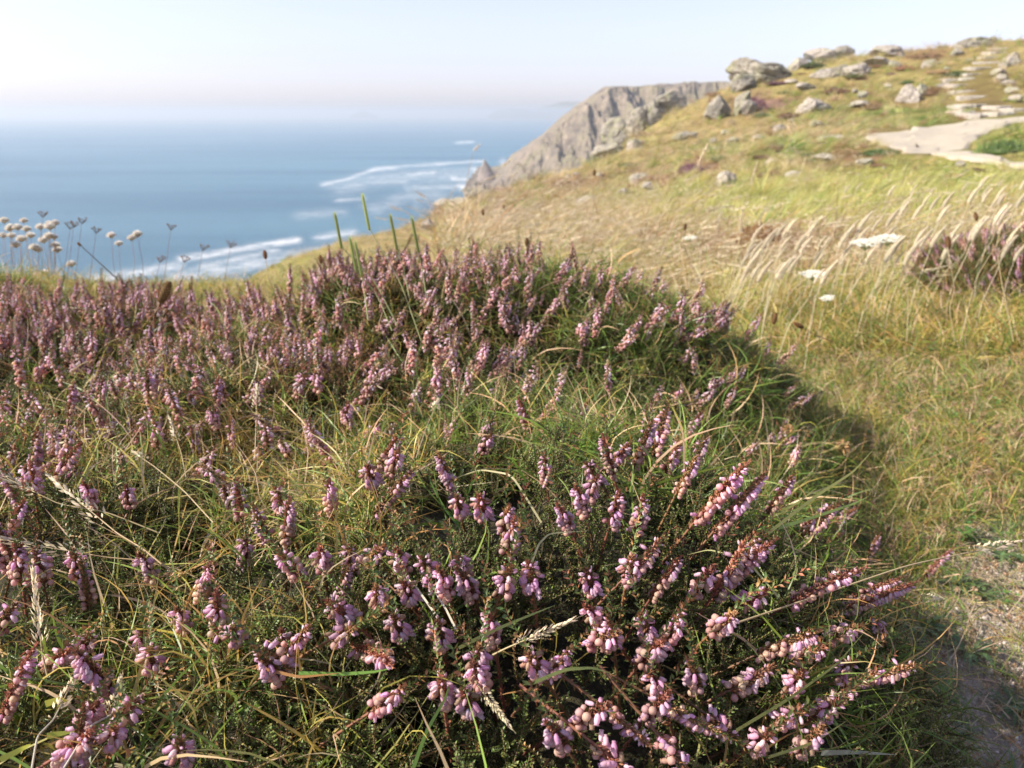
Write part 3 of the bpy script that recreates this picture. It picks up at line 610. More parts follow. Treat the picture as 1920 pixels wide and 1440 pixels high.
# broad-leaved bits of turf: clover, buckshorn plantain leaves, dead heads
def turf(kind):
    mb = MB()
    if kind == 'clover':
        for _ in range(7):
            p0 = np.array([*rng.normal(size=2) * .012, 0]); h = rng.uniform(.01, .03); p = p0 + np.array([0, 0, h]); tube(mb, [p0, p], .0004, (.12,.2,.05), 3)
            for k in range(3): a = k * 2.1 + rng.uniform(0, 1); leaf(mb, p, np.array([math.cos(a), math.sin(a), .15]), np.array([0, 0, 1.]), .008, .007, jc((.10,.22,.05), .2), jc((.14,.27,.06), .2))
    elif kind == 'ros':
        for i in range(13):
            a = i * 2.4; L = rng.uniform(.02, .045); o = np.array([math.cos(a), math.sin(a), 0]); P = [o * L * s + np.array([0, 0, .35 * L * math.sin(s * 2.4) ]) for s in np.linspace(0, 1, 6)]; blade(mb, P, .0042, jc((.13,.20,.09), .2), jc((.2,.25,.12), .1), np.array([0, 0, 1.]))
    elif kind == 'dead':
        for _ in range(4):
            p0 = np.array([*rng.normal(size=2) * .012, 0]); h = rng.uniform(.02, .045); p = p0 + np.array([rng.normal() * .006, rng.normal() * .006, h]); tube(mb, [p0, p], .0004, (.42,.32,.2), 3)
            for k in range(26): d = norm(rng.normal(size=3) + np.array([0, 0, .3])); leaf(mb, p, d, rv(), .0055, .0018, jc((.46,.33,.20), .25))
    elif kind == 'litter':
        for _ in range(14):
            p0 = np.array([*rng.normal(size=2) * .02, rng.uniform(0, .006)]); d = rng.normal(size=3); d[2] = abs(d[2]) * .25; d = norm(d); blade(mb, [p0 + d * .03 * s + np.array([0, 0, .004 * math.sin(s * 3)]) for s in np.linspace(0, 1, 4)], .0016, jc((.44,.36,.24), .25))
    return mb
for k in ('clover', 'ros', 'ros', 'dead', 'dead', 'litter', 'litter'): proto('turf_src', 'turf', turf(k), M_grass)

# ---------------------------------------------------------------- scatter node groups
NG = {}
def scatter(name, pts, rot, scl, idx, coll, parent=None):
    pts = np.asarray(pts, float); me = bpy.data.meshes.new(name); me.vertices.add(len(pts)); me.vertices.foreach_set('co', pts.astype(np.float32).ravel())
    for nm, ty, key, v in (('rot', 'FLOAT_VECTOR', 'vector', rot), ('scl', 'FLOAT', 'value', scl), ('idx', 'INT', 'value', idx)):
        a = me.attributes.new(nm, ty, 'POINT'); a.data.foreach_set(key, np.asarray(v).astype(np.int32 if ty == 'INT' else np.float32).ravel())
    me.update(); o = link(name, me, parent)
    if coll not in NG:
        g = bpy.data.node_groups.new('scatter_' + coll, 'GeometryNodeTree'); g.interface.new_socket('Geometry', in_out='INPUT', socket_type='NodeSocketGeometry'); g.interface.new_socket('Geometry', in_out='OUTPUT', socket_type='NodeSocketGeometry')
        gi = g.nodes.new('NodeGroupInput'); go = g.nodes.new('NodeGroupOutput'); ip = g.nodes.new('GeometryNodeInstanceOnPoints'); ci = g.nodes.new('GeometryNodeCollectionInfo')
        ci.inputs[0].default_value = HID[coll]; ci.inputs['Separate Children'].default_value = True; ci.inputs['Reset Children'].default_value = True
        def na(n, ty): q = g.nodes.new('GeometryNodeInputNamedAttribute'); q.data_type = ty; q.inputs[0].default_value = n; return q.outputs[0]
        er = g.nodes.new('FunctionNodeEulerToRotation'); g.links.new(na('rot', 'FLOAT_VECTOR'), er.inputs[0]); L_ = g.links
        mp_ = g.nodes.new('GeometryNodeMeshToPoints'); L_.new(gi.outputs[0], mp_.inputs[0])
        L_.new(mp_.outputs[0], ip.inputs['Points']); L_.new(ci.outputs[0], ip.inputs['Instance']); ip.inputs['Pick Instance'].default_value = True
        L_.new(na('idx', 'INT'), ip.inputs['Instance Index']); L_.new(er.outputs[0], ip.inputs['Rotation']); L_.new(na('scl', 'FLOAT'), ip.inputs['Scale']); L_.new(ip.outputs[0], go.inputs[0]); NG[coll] = g
    md = o.modifiers.new('scatter', 'NODES'); md.node_group = NG[coll]; o['kind'] = 'stuff'; return o
def euler_to(d, spin):
    """eulers turning +Z to direction d (rows), after a spin about Z"""
    d = d / np.linalg.norm(d, axis=-1, keepdims=True); th = np.arccos(np.clip(d[:, 2], -1, 1)); ph = np.arctan2(d[:, 1], d[:, 0])
    out = np.zeros((len(d), 3))
    cs, ss = np.cos(spin), np.sin(spin); ct, st_ = np.cos(th), np.sin(th); c2, s2 = np.cos(ph), np.sin(ph)
    # M = Rz(ph) Ry(th) Rz(spin); extract XYZ euler (M = Rz(c)Ry(b)Rx(a))
    m20 = -st_ * cs; m21 = st_ * ss; m22 = ct; m10 = s2 * ct * cs + c2 * ss; m00 = c2 * ct * cs - s2 * ss
    out[:, 0] = np.arctan2(m21, m22); out[:, 1] = -np.arcsin(np.clip(m20, -1, 1)); out[:, 2] = np.arctan2(m10, m00); return out

# ---------------------------------------------------------------- heather bushes
BUSH = [(0.08,0.58,'large heather cushion filling the right foreground, dark green with mauve spikes leaning right'),
        (-0.32,0.40,'grassy heather bush at the bottom left, few mauve flower heads among tangled blades'),
        (-0.62,0.80,'heather bush at the left edge with tall straggly pink and brown spikes'),
        (-0.18,0.88,'sparse green heather in the middle of the mound between front cushion and back ridge'),
        (-0.15,1.32,'heather crowning the mound in the middle, dense pink spikes against the slope'),
        (-0.90,1.28,'heather on the far left of the mound, dense pink spikes against the sea'),
        (0.34,1.22,'heather on the right shoulder of the mound, pink and brown spikes over green grass')]
BC = np.array([b[:2] for b in BUSH])
def owner(x, y):
    d = np.hypot(x[:, None] - BC[None, :, 0], y[:, None] - BC[None, :, 1]) + .0; return d.argmin(1)
bo = [empty('heather_bush', (b[0], b[1], 0), b[2], 'heather', 'heather bushes on the mound') for b in BUSH]
# woody core of every bush
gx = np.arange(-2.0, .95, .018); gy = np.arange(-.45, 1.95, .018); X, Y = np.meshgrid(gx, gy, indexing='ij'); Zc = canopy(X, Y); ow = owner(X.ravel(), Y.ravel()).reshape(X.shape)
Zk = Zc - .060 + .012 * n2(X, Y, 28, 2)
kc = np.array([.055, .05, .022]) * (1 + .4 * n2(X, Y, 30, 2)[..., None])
M_core, t, b = mat_new('heather_wood'); a_ = N(t, 'ShaderNodeAttribute', attribute_name='Col'); n1 = vnoise(t, 170, 6, .7)
t.links.new(mul(t, a_.outputs['Color'], ramp(t, n1.outputs[0], [(.3, (.3, .3, .25)), (.7, (1.5, 1.4, 1.2))]).outputs[0]), b.inputs['Base Color']); b.inputs['Roughness'].default_value = .95; bump(t, b, n1.outputs[0], 1, .01)
for i, e in enumerate(bo):
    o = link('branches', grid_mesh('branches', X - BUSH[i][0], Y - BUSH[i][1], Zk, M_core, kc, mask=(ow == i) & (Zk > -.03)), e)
def child_scatter(name, P, rot, scl, idx, coll):
    w_ = owner(P[:, 0], P[:, 1])
    for i, e in enumerate(bo):
        k = w_ == i
        if k.any(): scatter(name, P[k] - np.array([BUSH[i][0], BUSH[i][1], 0]), rot[k], scl[k], idx[k], coll, e)
def inview(P, m=60):
    px, py, d = to_px(P); return (d > .05) & (px > -m) & (px < 1920 + m) & (py > -m - 40) & (py < 1440 + m + 60)
# foliage
def cand(n, x0=-1.9, x1=.9, y0=-.2, y1=1.85):
    x = rng.uniform(x0, x1, n); y = rng.uniform(y0, y1, n); z = canopy(x, y); k = z > .035; return x[k], y[k], z[k]
x, y, z = cand(52000); nrm = cnorm(x, y)
dist = np.hypot(x, y); keep = rng.uniform(size=len(x)) < np.clip(1.15 - .35 * dist, .3, 1) * np.clip(.52 + 1.7 * n2(x, y, 13, 2, 41.), .05, 1) ; P = np.stack([x, y, z], -1); keep &= inview(P, 160)
x, y, z, nrm = x[keep], y[keep], z[keep], nrm[keep]
d = nrm * .8 + np.array([.25, -.05, .35]) + rng.normal(size=nrm.shape) * .33; d /= np.linalg.norm(d, axis=1, keepdims=True); scl = rng.uniform(.75, 1.3, len(x)) * np.where(np.hypot(x, y) < .85, .74, 1)
P = np.stack([x, y, z], -1) - d * (.07 * scl * .92)[:, None] + d * rng.normal(size=(len(x), 1)) * .006
hueN = n2(x, y, 5, 2, 12.) + rng.normal(size=len(x)) * .35; idx = np.where(hueN > np.where(y > .75, .12, .75), rng.integers(5, 8, len(x)), rng.integers(0, 5, len(x)))
child_scatter('leafy_shoots', P, euler_to(d, rng.uniform(0, 6.28, len(x))), scl, idx, 'shoot_src')

# flower spikes: the ones one can pick out (foot and tip as surveyed) ...
SP = [(1025,905,1018,852),(1152,895,1135,812),(1125,902,1098,868),(1225,850,1248,775),(1268,835,1312,768),(1190,872,1215,800),(1245,885,1272,835),(1268,925,1302,862),(1335,1000,1440,885),(1305,975,1395,872),(1142,990,1165,922),(1070,990,1050,948),(1098,960,1084,912),(1192,995,1215,925),
 (952,1040,972,972),(945,995,950,948),(908,968,900,932),(864,964,855,928),(938,1115,956,1062),(1000,1105,994,1052),(1112,1110,1098,1058),(1165,1090,1242,1022),(1176,1085,1185,1042),(1222,1118,1270,1048),(1350,1105,1445,998),(1335,1118,1402,1028),(1300,1110,1330,1070),(1385,1060,1425,1010),
 (1478,1132,1616,1054),(1388,1135,1432,1118),(1422,1226,1522,1188),(1735,1080,1788,1008),(1585,1142,1702,1104),(1580,1125,1672,1095),(1556,1195,1602,1178),(1605,1272,1712,1260),(1562,1265,1602,1244),(1556,1310,1602,1284),(1370,1294,1442,1266),(1476,1295,1502,1266),(1455,1356,1512,1332),(1525,1345,1572,1318),(1495,1405,1532,1372),
 (1252,1322,1338,1378),(1326,1342,1372,1384),(1240,1305,1222,1258),(1212,1345,1252,1298),(1148,1338,1204,1388),(1118,1398,1168,1445),(1242,1388,1284,1445),(1085,1348,1132,1328),(1060,1395,1036,1368),(1152,1215,1146,1155),(1218,1195,1198,1140),(1248,1205,1288,1142),(1130,1168,1100,1138),(1105,1204,1152,1192),(1205,1238,1236,1208),
 (1030,1265,1078,1218),(1015,1260,988,1226),(928,1205,918,1140),(828,1206,818,1168),(812,1092,793,1050),(842,1115,828,1066),(888,1118,868,1076),(872,1072,858,1044),(758,1068,750,1040),(772,1122,758,1096),(656,1160,612,1128),(622,1198,672,1178),(752,1190,738,1156),(895,1260,902,1216),(904,1278,888,1248),(832,1315,824,1266),(700,1332,762,1298),(884,1330,872,1302),
 (42,1092,34,1018),(82,1094,70,1032),(148,1084,134,1030),(-5,1180,26,1132),(288,1080,268,1046),(562,1080,522,1036),(608,1064,604,1032),(348,1175,338,1146),(92,1244,128,1222),(148,1220,172,1198),(262,1212,270,1188),(284,1250,284,1222),(442,1200,438,1182),(536,1222,592,1172),(545,1252,482,1224),(524,1268,500,1244),(158,1350,182,1322),(212,1356,256,1318),(105,1420,198,1372),(208,1390,218,1366),(342,1425,334,1396),
 (128,790,130,722),(190,765,189,712),(282,755,274,702),(402,780,404,706),(422,748,414,712),(408,800,398,770),(487,756,479,718),(597,730,594,702),(62,890,60,816),(66,925,60,868),(102,835,96,800),(367,850,359,796),(296,835,292,786),(432,838,429,786),(16,1000,42,935),(505,1008,472,955),(454,970,438,905),(534,958,518,915),(178,945,164,910),(242,945,236,915),(582,826,577,786),(648,790,652,755),(700,905,690,880),(735,885,745,850),
 (905,845,918,815),(800,760,830,735),(770,700,778,640),(850,690,846,648),(900,695,912,640),(950,710,958,655),(715,705,748,700),(660,800,640,770),(690,820,705,795),(1140,740,1142,660),(1050,720,1062,695),(560,716,575,708),(1000,720,1010,700),(1500,1010,1560,960),(1440,960,1480,900),(1560,980,1610,955),(1620,1060,1640,1000),(1470,830,1500,820),(1400,850,1420,835),(1490,1230,1540,1215),(1655,1190,1640,1150),(1310,1290,1300,1250),(1405,1400,1440,1385),(1340,1180,1370,1160)]
def eul1(d, spin): return euler_to(np.array([d]), np.array([spin]))[0]
sel = []                                                   # (base, dir, length)
for bx, by, tx, ty in SP:
    P, t_ = hit(bx, by, top); P = EYE + (P - EYE) * .962; t_ *= .962
    flat = at(tx, ty, t_) - P; L2 = np.linalg.norm(flat); Lw = min(max(L2 * 1.12, .022), .066); dz = math.sqrt(max(Lw**2 - L2**2, 0)) * .9
    v = norm(flat - raydir(tx, ty) / np.linalg.norm(raydir(tx, ty)) * dz * .75 + np.array([0, 0, dz * .25])); sel.append((P, v, Lw))
# ... and the rest spread over the mound, dense at the back
x, y, z = cand(12500); nrm = cnorm(x, y); px, py, dd = to_px(np.stack([x, y, z], -1))
dens = np.interp(py, [450, 620, 690, 760, 900, 1440], [1.0, 1.0, .80, .52, .26, .13]); dens *= 1 - .55 * sstep(500, 800, px) * sstep(600, 680, py); dens *= np.where(px > 1000, .5, 1) * (0.4 + .6 * (n2(x, y, 6, 2, 20.) > -.05)) * np.where((px > 760) & (px < 1500) & (py > 820), .35, 1)
dens = np.where((px > 1000) & (py > 950), dens * 1.0, dens)
k = (rng.uniform(size=len(x)) < dens) & inview(np.stack([x, y, z], -1), 80); x, y, z, nrm = x[k], y[k], z[k], nrm[k]
dv = nrm * .55 + np.array([.15, -.05, .7]) + rng.normal(size=nrm.shape) * .36
front = sstep(.85, 1.1, y)[:, None]; dv = dv * front + (nrm * .8 + np.array([.25, -.1, .3]) + rng.normal(size=nrm.shape) * .4) * (1 - front)
for i in range(len(x)): v = norm(dv[i]); sel.append((np.array([x[i], y[i], z[i]]) + v * (rng.normal() * .008 + .002), v, (.020 + .036 * rng.random() ** 1.4) * (1 + .12 * front[i, 0])))
B = np.array([s[0] for s in sel]); DV = np.array([s[1] for s in sel]); LW = np.array([s[2] for s in sel]); manual = np.arange(len(sel)) < len(SP)
ow_ = owner(B[:, 0], B[:, 1]); px, py, dd = to_px(B); score = LW / dd + manual * .3
for i, e in enumerate(bo):
    ii = np.where((ow_ == i) & (dd > 0))[0]; ii = ii[np.argsort(-score[ii])]; own = np.array([BUSH[i][0], BUSH[i][1], 0])
    for j in ii[:100]:
        KS = SPK if (i < 2 or manual[j]) and B[j][1] < .95 else SPB; near_ = sorted(range(len(KS)), key=lambda q: abs(KS[q][0] - LW[j]))[:2]; q = random.choice(near_); s = float(np.clip(LW[j] / KS[q][0], .74, 1.1) * random.uniform(.92, 1.08))
        o = link('flower_spike', KS[q][1], e, B[j] - own); o.rotation_euler = eul1(DV[j], random.gauss(0, .45)); o.scale = (s,) * 3; link('blossoms', KS[q][2], o)
    jj = ii[100:]
    if len(jj): scatter('flower_spikes', B[jj] - own, euler_to(DV[jj], rng.uniform(0, 6.28, len(jj))), LW[jj] / .042, rng.integers(0, 6, len(jj)), 'spike_src', e)

# ---------------------------------------------------------------- grass through the mound and on the near turf
def grass_idx(n, wts):
    k = rng.choice(4, n, p=np.array(wts) / sum(wts)); return np.where(k == 0, rng.integers(0, 4, n), np.where(k == 1, rng.integers(4, 8, n), np.where(k == 2, rng.integers(8, 12, n), rng.integers(12, 14, n))))
x, y, z = cand(27000); px, py, dd = to_px(np.stack([x, y, z], -1))
GP = [(420,880,330,170,1.2),(120,880,160,120,.8),(250,1200,350,160,.9),(500,1380,420,140,1.2),(1150,790,250,60,1.2),(1350,900,170,110,.8),(820,800,250,80,.7),(650,600,600,60,.5),(1230,600,180,80,1.3),(1370,660,130,110,1.3),(1520,860,110,130,1.4),(1150,520,150,30,1.0),(1500,1250,200,240,.7),(1000,540,120,30,.9),(1650,1100,120,300,.5),(700,960,120,80,.9)]
dens = np.full(len(x), .09)
for a, b_, ra, rb, s in GP: dens = np.maximum(dens, s * np.exp(-(((px - a) / ra) ** 2 + ((py - b_) / rb) ** 2)))
dens = dens * (.55 + .6 * (n2(x, y, 9, 2, 30.) > 0)) * np.where((px > 720) & (px < 1420) & (py > 880), .3, 1)
k = (rng.uniform(size=len(x)) < dens) & inview(np.stack([x, y, z], -1), 100); x, y, z, px, py = x[k], y[k], z[k], px[k], py[k]; n = len(x); nrm = cnorm(x, y)
idx = np.where((px < 620) & (py > 770) & (py < 1140), grass_idx(n, (.14, .36, .38, .12)), grass_idx(n, (.28, .40, .22, .10))); idx = np.where(px < 800, idx, grass_idx(n, (.62, .18, .14, .06)))
d = nrm * .6 + np.array([.35, -.05, .5]) + rng.normal(size=(n, 3)) * .3; P = np.stack([x, y, z - .025 + rng.uniform(-.012, .01, n)], -1)
tag(scatter('grass', P, euler_to(d, rng.uniform(0, 6.28, n)), rng.uniform(.55, 1.25, n), idx, 'fescue_src'), kind='stuff')
# near turf right of and behind the mound
def ring(n, r0, r1, a0=-42, a1=42):
    r = np.exp(rng.uniform(math.log(r0), math.log(r1), n)); a = np.radians(rng.uniform(a0, a1, n)); x = r * np.sin(a); y = r * np.cos(a); z = ground(x, y)
    edge = np.interp(a, EA, ER); k = (r < edge * 1.02) & (canopy(x, y) < .05) & inview(np.stack([x, y, z], -1), 120); return x[k], y[k], z[k]
x, y, z = [np.concatenate(q) for q in zip(ring(38000, .5, 4.2, 2, 42), ring(9000, 1.2, 4.2, -42, 2))]; gmv = gravelmask(x, y); px, py, dd = to_px(np.stack([x, y, z], -1)); k = rng.uniform(size=len(x)) < np.clip(1 - gmv * .93, .05, 1); x, y, z, py = x[k], y[k], z[k], py[k]; n = len(x)
idx = np.where(py < 680, grass_idx(n, (.30, .52, .16, .02)), grass_idx(n, (.36, .30, .26, .08))); d = np.array([.25, 0, 1.]) + rng.normal(size=(n, 3)) * .3
sc = np.where(py < 680, rng.uniform(.8, 1.8, n), rng.uniform(.45, 1.05, n)) * np.where(x < 0, .6, 1) 
tag(scatter('turf_grass', np.stack([x, y, z - .004], -1), euler_to(d, rng.uniform(0, 6.28, n)), sc, idx, 'fescue_src'), kind='stuff')
x, y, z = ring(9500, .55, 2.6, 2, 42); gmv = gravelmask(x, y); k = rng.uniform(size=len(x)) < np.clip(.9 - gmv * .8, .05, 1); x, y, z = x[k], y[k], z[k]; n = len(x)
tag(scatter('ground_cover', np.stack([x, y, z], -1), euler_to(np.array([0, 0, 1.]) + rng.normal(size=(n, 3)) * .15, rng.uniform(0, 6.28, n)), rng.uniform(.5, 1.1, n), rng.choice(7, n, p=[.08,.10,.10,.13,.13,.23,.23]), 'turf_src'), kind='stuff')
x, y, z = ring(16000, .5, 1.9, 10, 42); gmv = gravelmask(x, y); k = rng.uniform(size=len(x)) < np.clip(gmv, .04, 1); x, y, z = x[k], y[k], z[k]; n = len(x)
tag(scatter('gravel', np.stack([x, y, z], -1), rng.uniform(0, 6.28, (n, 3)), np.clip(rng.lognormal(-6.5, .5, n), .0006, .006), rng.integers(0, 5, n), 'pebble_src'), kind='stuff')
# slope grass
x, y, z = ring(24000, 2.6, 70); W = zones(x, y, z); n = len(x); r = np.hypot(x, y)
u = rng.uniform(size=n); cw = np.cumsum(W, 1); zk = (u[:, None] > cw).sum(1); zk = np.minimum(zk, 5)
tab = {GREEN: [0, 1, 10], YEL: [10, 11, 2, 11], STRAW: [4, 5, 6, 7], BROWN: [8, 9, 9], PURPLE: [8], OLIVE: [3, 6, 1]}
idx = np.array([random.choice(tab[k]) for k in zk]); keep = ~(((zk == BROWN) | (zk == PURPLE)) & (rng.uniform(size=n) < .2))
px, py, dd = to_px(np.stack([x, y, z], -1))
def inpoly(px, py, poly):
    c = np.zeros(len(px), bool); m = len(poly)
    for i in range(m):
        x0, y0 = poly[i]; x1, y1 = poly[(i + 1) % m]; t_ = ((y0 > py) != (y1 > py)) & (px < (x1 - x0) * (py - y0) / (y1 - y0 + 1e-9) + x0); c ^= t_
    return c
keep &= ~inpoly(px, py, [(1610,254),(1700,243),(1760,235),(1806,224),(1815,190),(1800,150),(1850,110),(1870,110),(1855,150),(1870,190),(1990,207),(1990,228),(1905,236),(1850,256),(1825,276),(1815,290),(1990,315),(1990,328),(1870,312),(1745,292),(1700,289),(1650,275)])
keep &= rng.uniform(size=n) < np.interp(r, [2.6, 6, 70], [1, 1, .75])
x, y, z, idx, r = x[keep], y[keep], z[keep], idx[keep], r[keep]; n = len(x); keep0 = keep
scl = np.interp(r, [2.6, 5, 12, 30, 70], [.5, .68, .9, 1.4, 2.0]) * rng.lognormal(-.1, .32, n) * np.where(np.arctan2(x, y) < -.10, .34, 1) * np.where((px[keep0] > 1540) & (py[keep0] > 280) & (py[keep0] < 345), .5, 1)
tag(scatter('slope_grass', np.stack([x, y, z - .01], -1), euler_to(np.array([.12, 0, 1.]) + rng.normal(size=(n, 3)) * .12, rng.uniform(-.6, .6, n) - 0), scl, idx, 'clump_src'), kind='stuff')

# ---------------------------------------------------------------- low shrubs on the slope
SH = [('purple',1300,325,60,26,'purple heather patch on the slope beside yellow green moss'),('purple',1418,208,60,36,'red brown shrub between the grey boulders below the skyline'),('rust',1430,490,120,110,'rust brown dead clump behind the turf, above the yellow green grass'),
 ('brown',1330,492,90,24,'brown low clump left of the rust brown dead clump'),('tawny',1592,296,70,26,'tawny round heather cushion below the end of the path'),('green',1900,286,110,36,'dark green bush at the right edge beside the path'),('purple',1275,492,120,40,'mauve heather strip beyond the right shoulder of the mound'),
 ('brown',1240,340,80,16,'brown heather strip left of the purple patch'),('brown',1040,402,60,14,'small dark heather cushion on the left slope'),('brown',1090,350,120,12,'brown heather band along the upper left slope'),('purple',855,418,50,14,'reddish heather tuft beside the lowest round boulder'),
 ('brown',1450,332,60,18,'brown tuft above the bright green grass'),('brown',1660,204,80,18,'brown heather on the slope left of the white boulder'),('green',1660,290,70,16,'green cushion just below the path'),('brown',1755,178,60,24,'brown heather below the left of the steps'),('brown',1742,108,70,14,'dark heather on the skyline left of the summit'),
 ('green',1800,142,50,14,'green tuft between the upper steps'),('brown',1480,240,70,10,'brown strip in the middle of the slope'),('green',1545,118,50,12,'green tuft on the skyline outcrop'),('brown',1600,510,130,44,'brown dry scrub between the white umbels'),('brown',1750,500,150,60,'dark brown scrub behind the white umbels on the right')]
for k, px, py, wd, hg, lab in SH:
    P, t_ = hit(px, py); s = t_ / F; e = empty('shrub', P + np.array([0, wd * s * .25, -.02]), lab, 'shrub'); o = link('foliage', CUSH[k], e); o.scale = (wd * s / 2, wd * s / 2.4, hg * s * 2.0 * .62); o.rotation_euler.z = random.uniform(0, 6)
# purple heather bush at the right edge (near enough to show spikes)
RBX = np.array([.42, .42, .22]); P0 = hit(1900, 600)[0] + np.array([.30, .30, -.03]); rb = empty('heather_bush', P0, 'mauve heather bush at the right edge behind pale dry grasses', 'heather')
o = link('branches', cushion([(.09,.07,.04), (.10,.12,.04)], 1800, .04, 1.0).mesh('branches', M_fol), rb); o.scale = RBX * .9
def dome_pts(n):
    d = rng.normal(size=(n, 3)); d /= np.linalg.norm(d, axis=1, keepdims=True); d[:, 2] = abs(d[:, 2]); dv = d + np.array([.1, 0, .5]) + rng.normal(size=(n, 3)) * .25; dv /= np.linalg.norm(dv, axis=1, keepdims=True)
    return d * RBX * (1 + .10 * noise(d * 3.3))[:, None], dv
pts, dv = dome_pts(3600); scatter('leafy_shoots', pts - dv * .07, euler_to(dv, rng.uniform(0, 6.28, 3600)), rng.uniform(.8, 1.3, 3600), rng.integers(0, 8, 3600), 'shoot_src', rb)
pts, dv = dome_pts(420)
for j in range(100):
    q = random.randrange(4, 8); o = link('flower_spike', SPK[q][1], rb, pts[j]); o.rotation_euler = eul1(dv[j], random.uniform(0, 6)); link('blossoms', SPK[q][2], o)
scatter('flower_spikes', pts[100:], euler_to(dv[100:], rng.uniform(0, 6.28, 320)), np.full(320, 1.0), rng.integers(0, 6, 320), 'spike_src', rb)
KN = {'brown': 'brown', 'tawny': 'tawny', 'green': 'green', 'purple': 'purple brown'}
for i in range(115):                                        # low cushions dotted over the whole slope
    px = random.uniform(900, 1915); P, t_ = hit(px, random.uniform(110, 400)); r_ = math.hypot(P[0], P[1])
    if r_ > 90 or r_ < 11 or inpoly(np.array([px]), np.array([to_px(P)[1]]), [(1590,256),(1780,130),(1920,80),(1990,330),(1700,300)])[0]: continue
    k = random.choice(['brown', 'brown', 'tawny', 'green', 'green', 'purple']); e = empty('shrub', P, 'low %s cushion, one of those dotted over the slope' % KN[k], 'shrub', 'low %s cushions dotted over the slope' % KN[k]); o = link('foliage', CUSH[k], e)
    wd = random.uniform(9, 30) * t_ / F; o.scale = (wd, wd * .7, wd * random.uniform(.3, .6)); o.rotation_euler.z = random.uniform(0, 6)

for i in range(80):
    px = random.uniform(850, 1915); P, t_ = hit(px, random.uniform(90, 380)); r_ = math.hypot(P[0], P[1])
    if r_ > 90 or r_ < 12 or inpoly(np.array([px]), np.array([to_px(P)[1]]), [(1590,256),(1780,130),(1920,80),(1990,330),(1700,300)])[0]: continue
    wd = random.uniform(8, 26); V, Fc = rock_shape(300 + i); mb = MB(); s_ = t_ / F; mb.add(V * np.array([wd * s_ / 2, wd * s_ * .5, wd * s_ * random.uniform(.2, .4)]), Fc, (.5,)*3); o = link('stone', mb.mesh('stone', random.choice([M_palerock, M_palerock, M_rock]), False), loc=P + np.array([0, 0, .08])); o.rotation_euler.z = random.uniform(0, 6)
    tag(o, 'small pale stone half sunk in the grass, one of many scattered over the slope', 'stone', 'small stones scattered over the slope')
# ---------------------------------------------------------------- individual stems
def bez(P, n=12):
    P = np.array(P, float)
    if len(P) == 2: P = np.array([P[0], (P[0] + P[1]) / 2, P[1]])
    s = np.linspace(0, len(P) - 1, n); i = np.arange(len(P)); out = np.stack([np.interp(s, i, P[:, k]) for k in range(3)], -1)
    for _ in range(2): out[1:-1] = (out[:-2] + 2 * out[1:-1] + out[2:]) / 4
    return out
def stem(name, pts, label, cat, col, rad, head=None, hs=1.0, group=None, flatb=False, leafcol=None):
    """pts: surveyed (px, py, depth) from foot to tip"""
    W_ = bez([at(*p) for p in pts], 6 * len(pts)); e = empty(name, W_[0], label, cat, group); mb = MB()
    Q = W_ - W_[0]
    if flatb: blade(mb, Q, rad * 2, col, jc(np.array(col) * 1.2, .1), np.array([.3, -1, .4]))
    else: tube(mb, Q, np.linspace(rad, rad * .6, len(Q)), col, 5)
    link('blade' if flatb else 'stem', mb.mesh('stem', M_grass if flatb else M_straw), e); tip = Q[-1]; d = norm(Q[-1] - Q[-3])
    if head:
        hb = MB(); mat = HEADS[head][1]; HEADS[head][0](hb, d, hs, Q); o = link(HEADS[head][2], hb.mesh(HEADS[head][2], mat, head not in ('umbel',)), e, tip)
    return e
def hd_plantain(mb, d, s, Q=None):
    n = int(150); u, v, d = frame(d); lathe(mb, np.zeros(3), d, [(0, .0015*s), (.004*s, .0035*s), (.010*s, .0038*s), (.016*s, .0028*s), (.020*s, .0008*s)], [(.16,.09,.04)] * 5, 7)
    for i in range(n): q = i / n; a = i * 2.4; o = math.cos(a) * u + math.sin(a) * v; r = .0040 * math.sin(max(.12, q) * math.pi * .95 + .1) * s; leaf(mb, d * q * .019 * s + o * r, norm(o + d * .6), d, .0028 * s, .0016 * s, jc((.34,.20,.09), .3))
def hd_sea(mb, d, s, Q=None):
    u, v, d = frame(d); L = .060 * s; lathe(mb, -d * L * .5, d, [(0, .0011*s), (.1*L, .0021*s), (.9*L, .0019*s), (L, .0008*s)], [(.42,.48,.18)] * 4, 7)
    for i in range(170): q = i / 170; a = i * 2.4; o = math.cos(a) * u + math.sin(a) * v; leaf(mb, d * (q - .5) * L + o * .0019 * s, norm(o + d), d, .0026 * s, .0016 * s, jc((.48,.54,.20), .2))
def hd_thrift(mb, d, s, Q=None):
    u, v, d = frame(norm(d * .5 + np.array([0, 0, .9]))); lathe(mb, -d * .003*s, d, [(0, .001*s), (.002*s, .0042*s), (.0035*s, .0058*s), (.006*s, .0066*s), (.009*s, .0052*s), (.0105*s, .002*s)], [(.45,.32,.18)] + [(.66,.56,.42)] + [(.84,.81,.74)] * 4, 9)
    for i in range(90):
        q = i / 90; a = i * 2.4; ph = math.sqrt(q) * 1.45; o = (math.cos(a) * u + math.sin(a) * v) * math.sin(ph) + d * math.cos(ph); c = (.80,.76,.68) if q < .93 else (.58,.44,.28); leaf(mb, o * .003 * s, norm(o + rng.normal(size=3) * .1), norm(d + rng.normal(size=3) * .4), .0085 * s, .0045 * s, jc(c, .1))
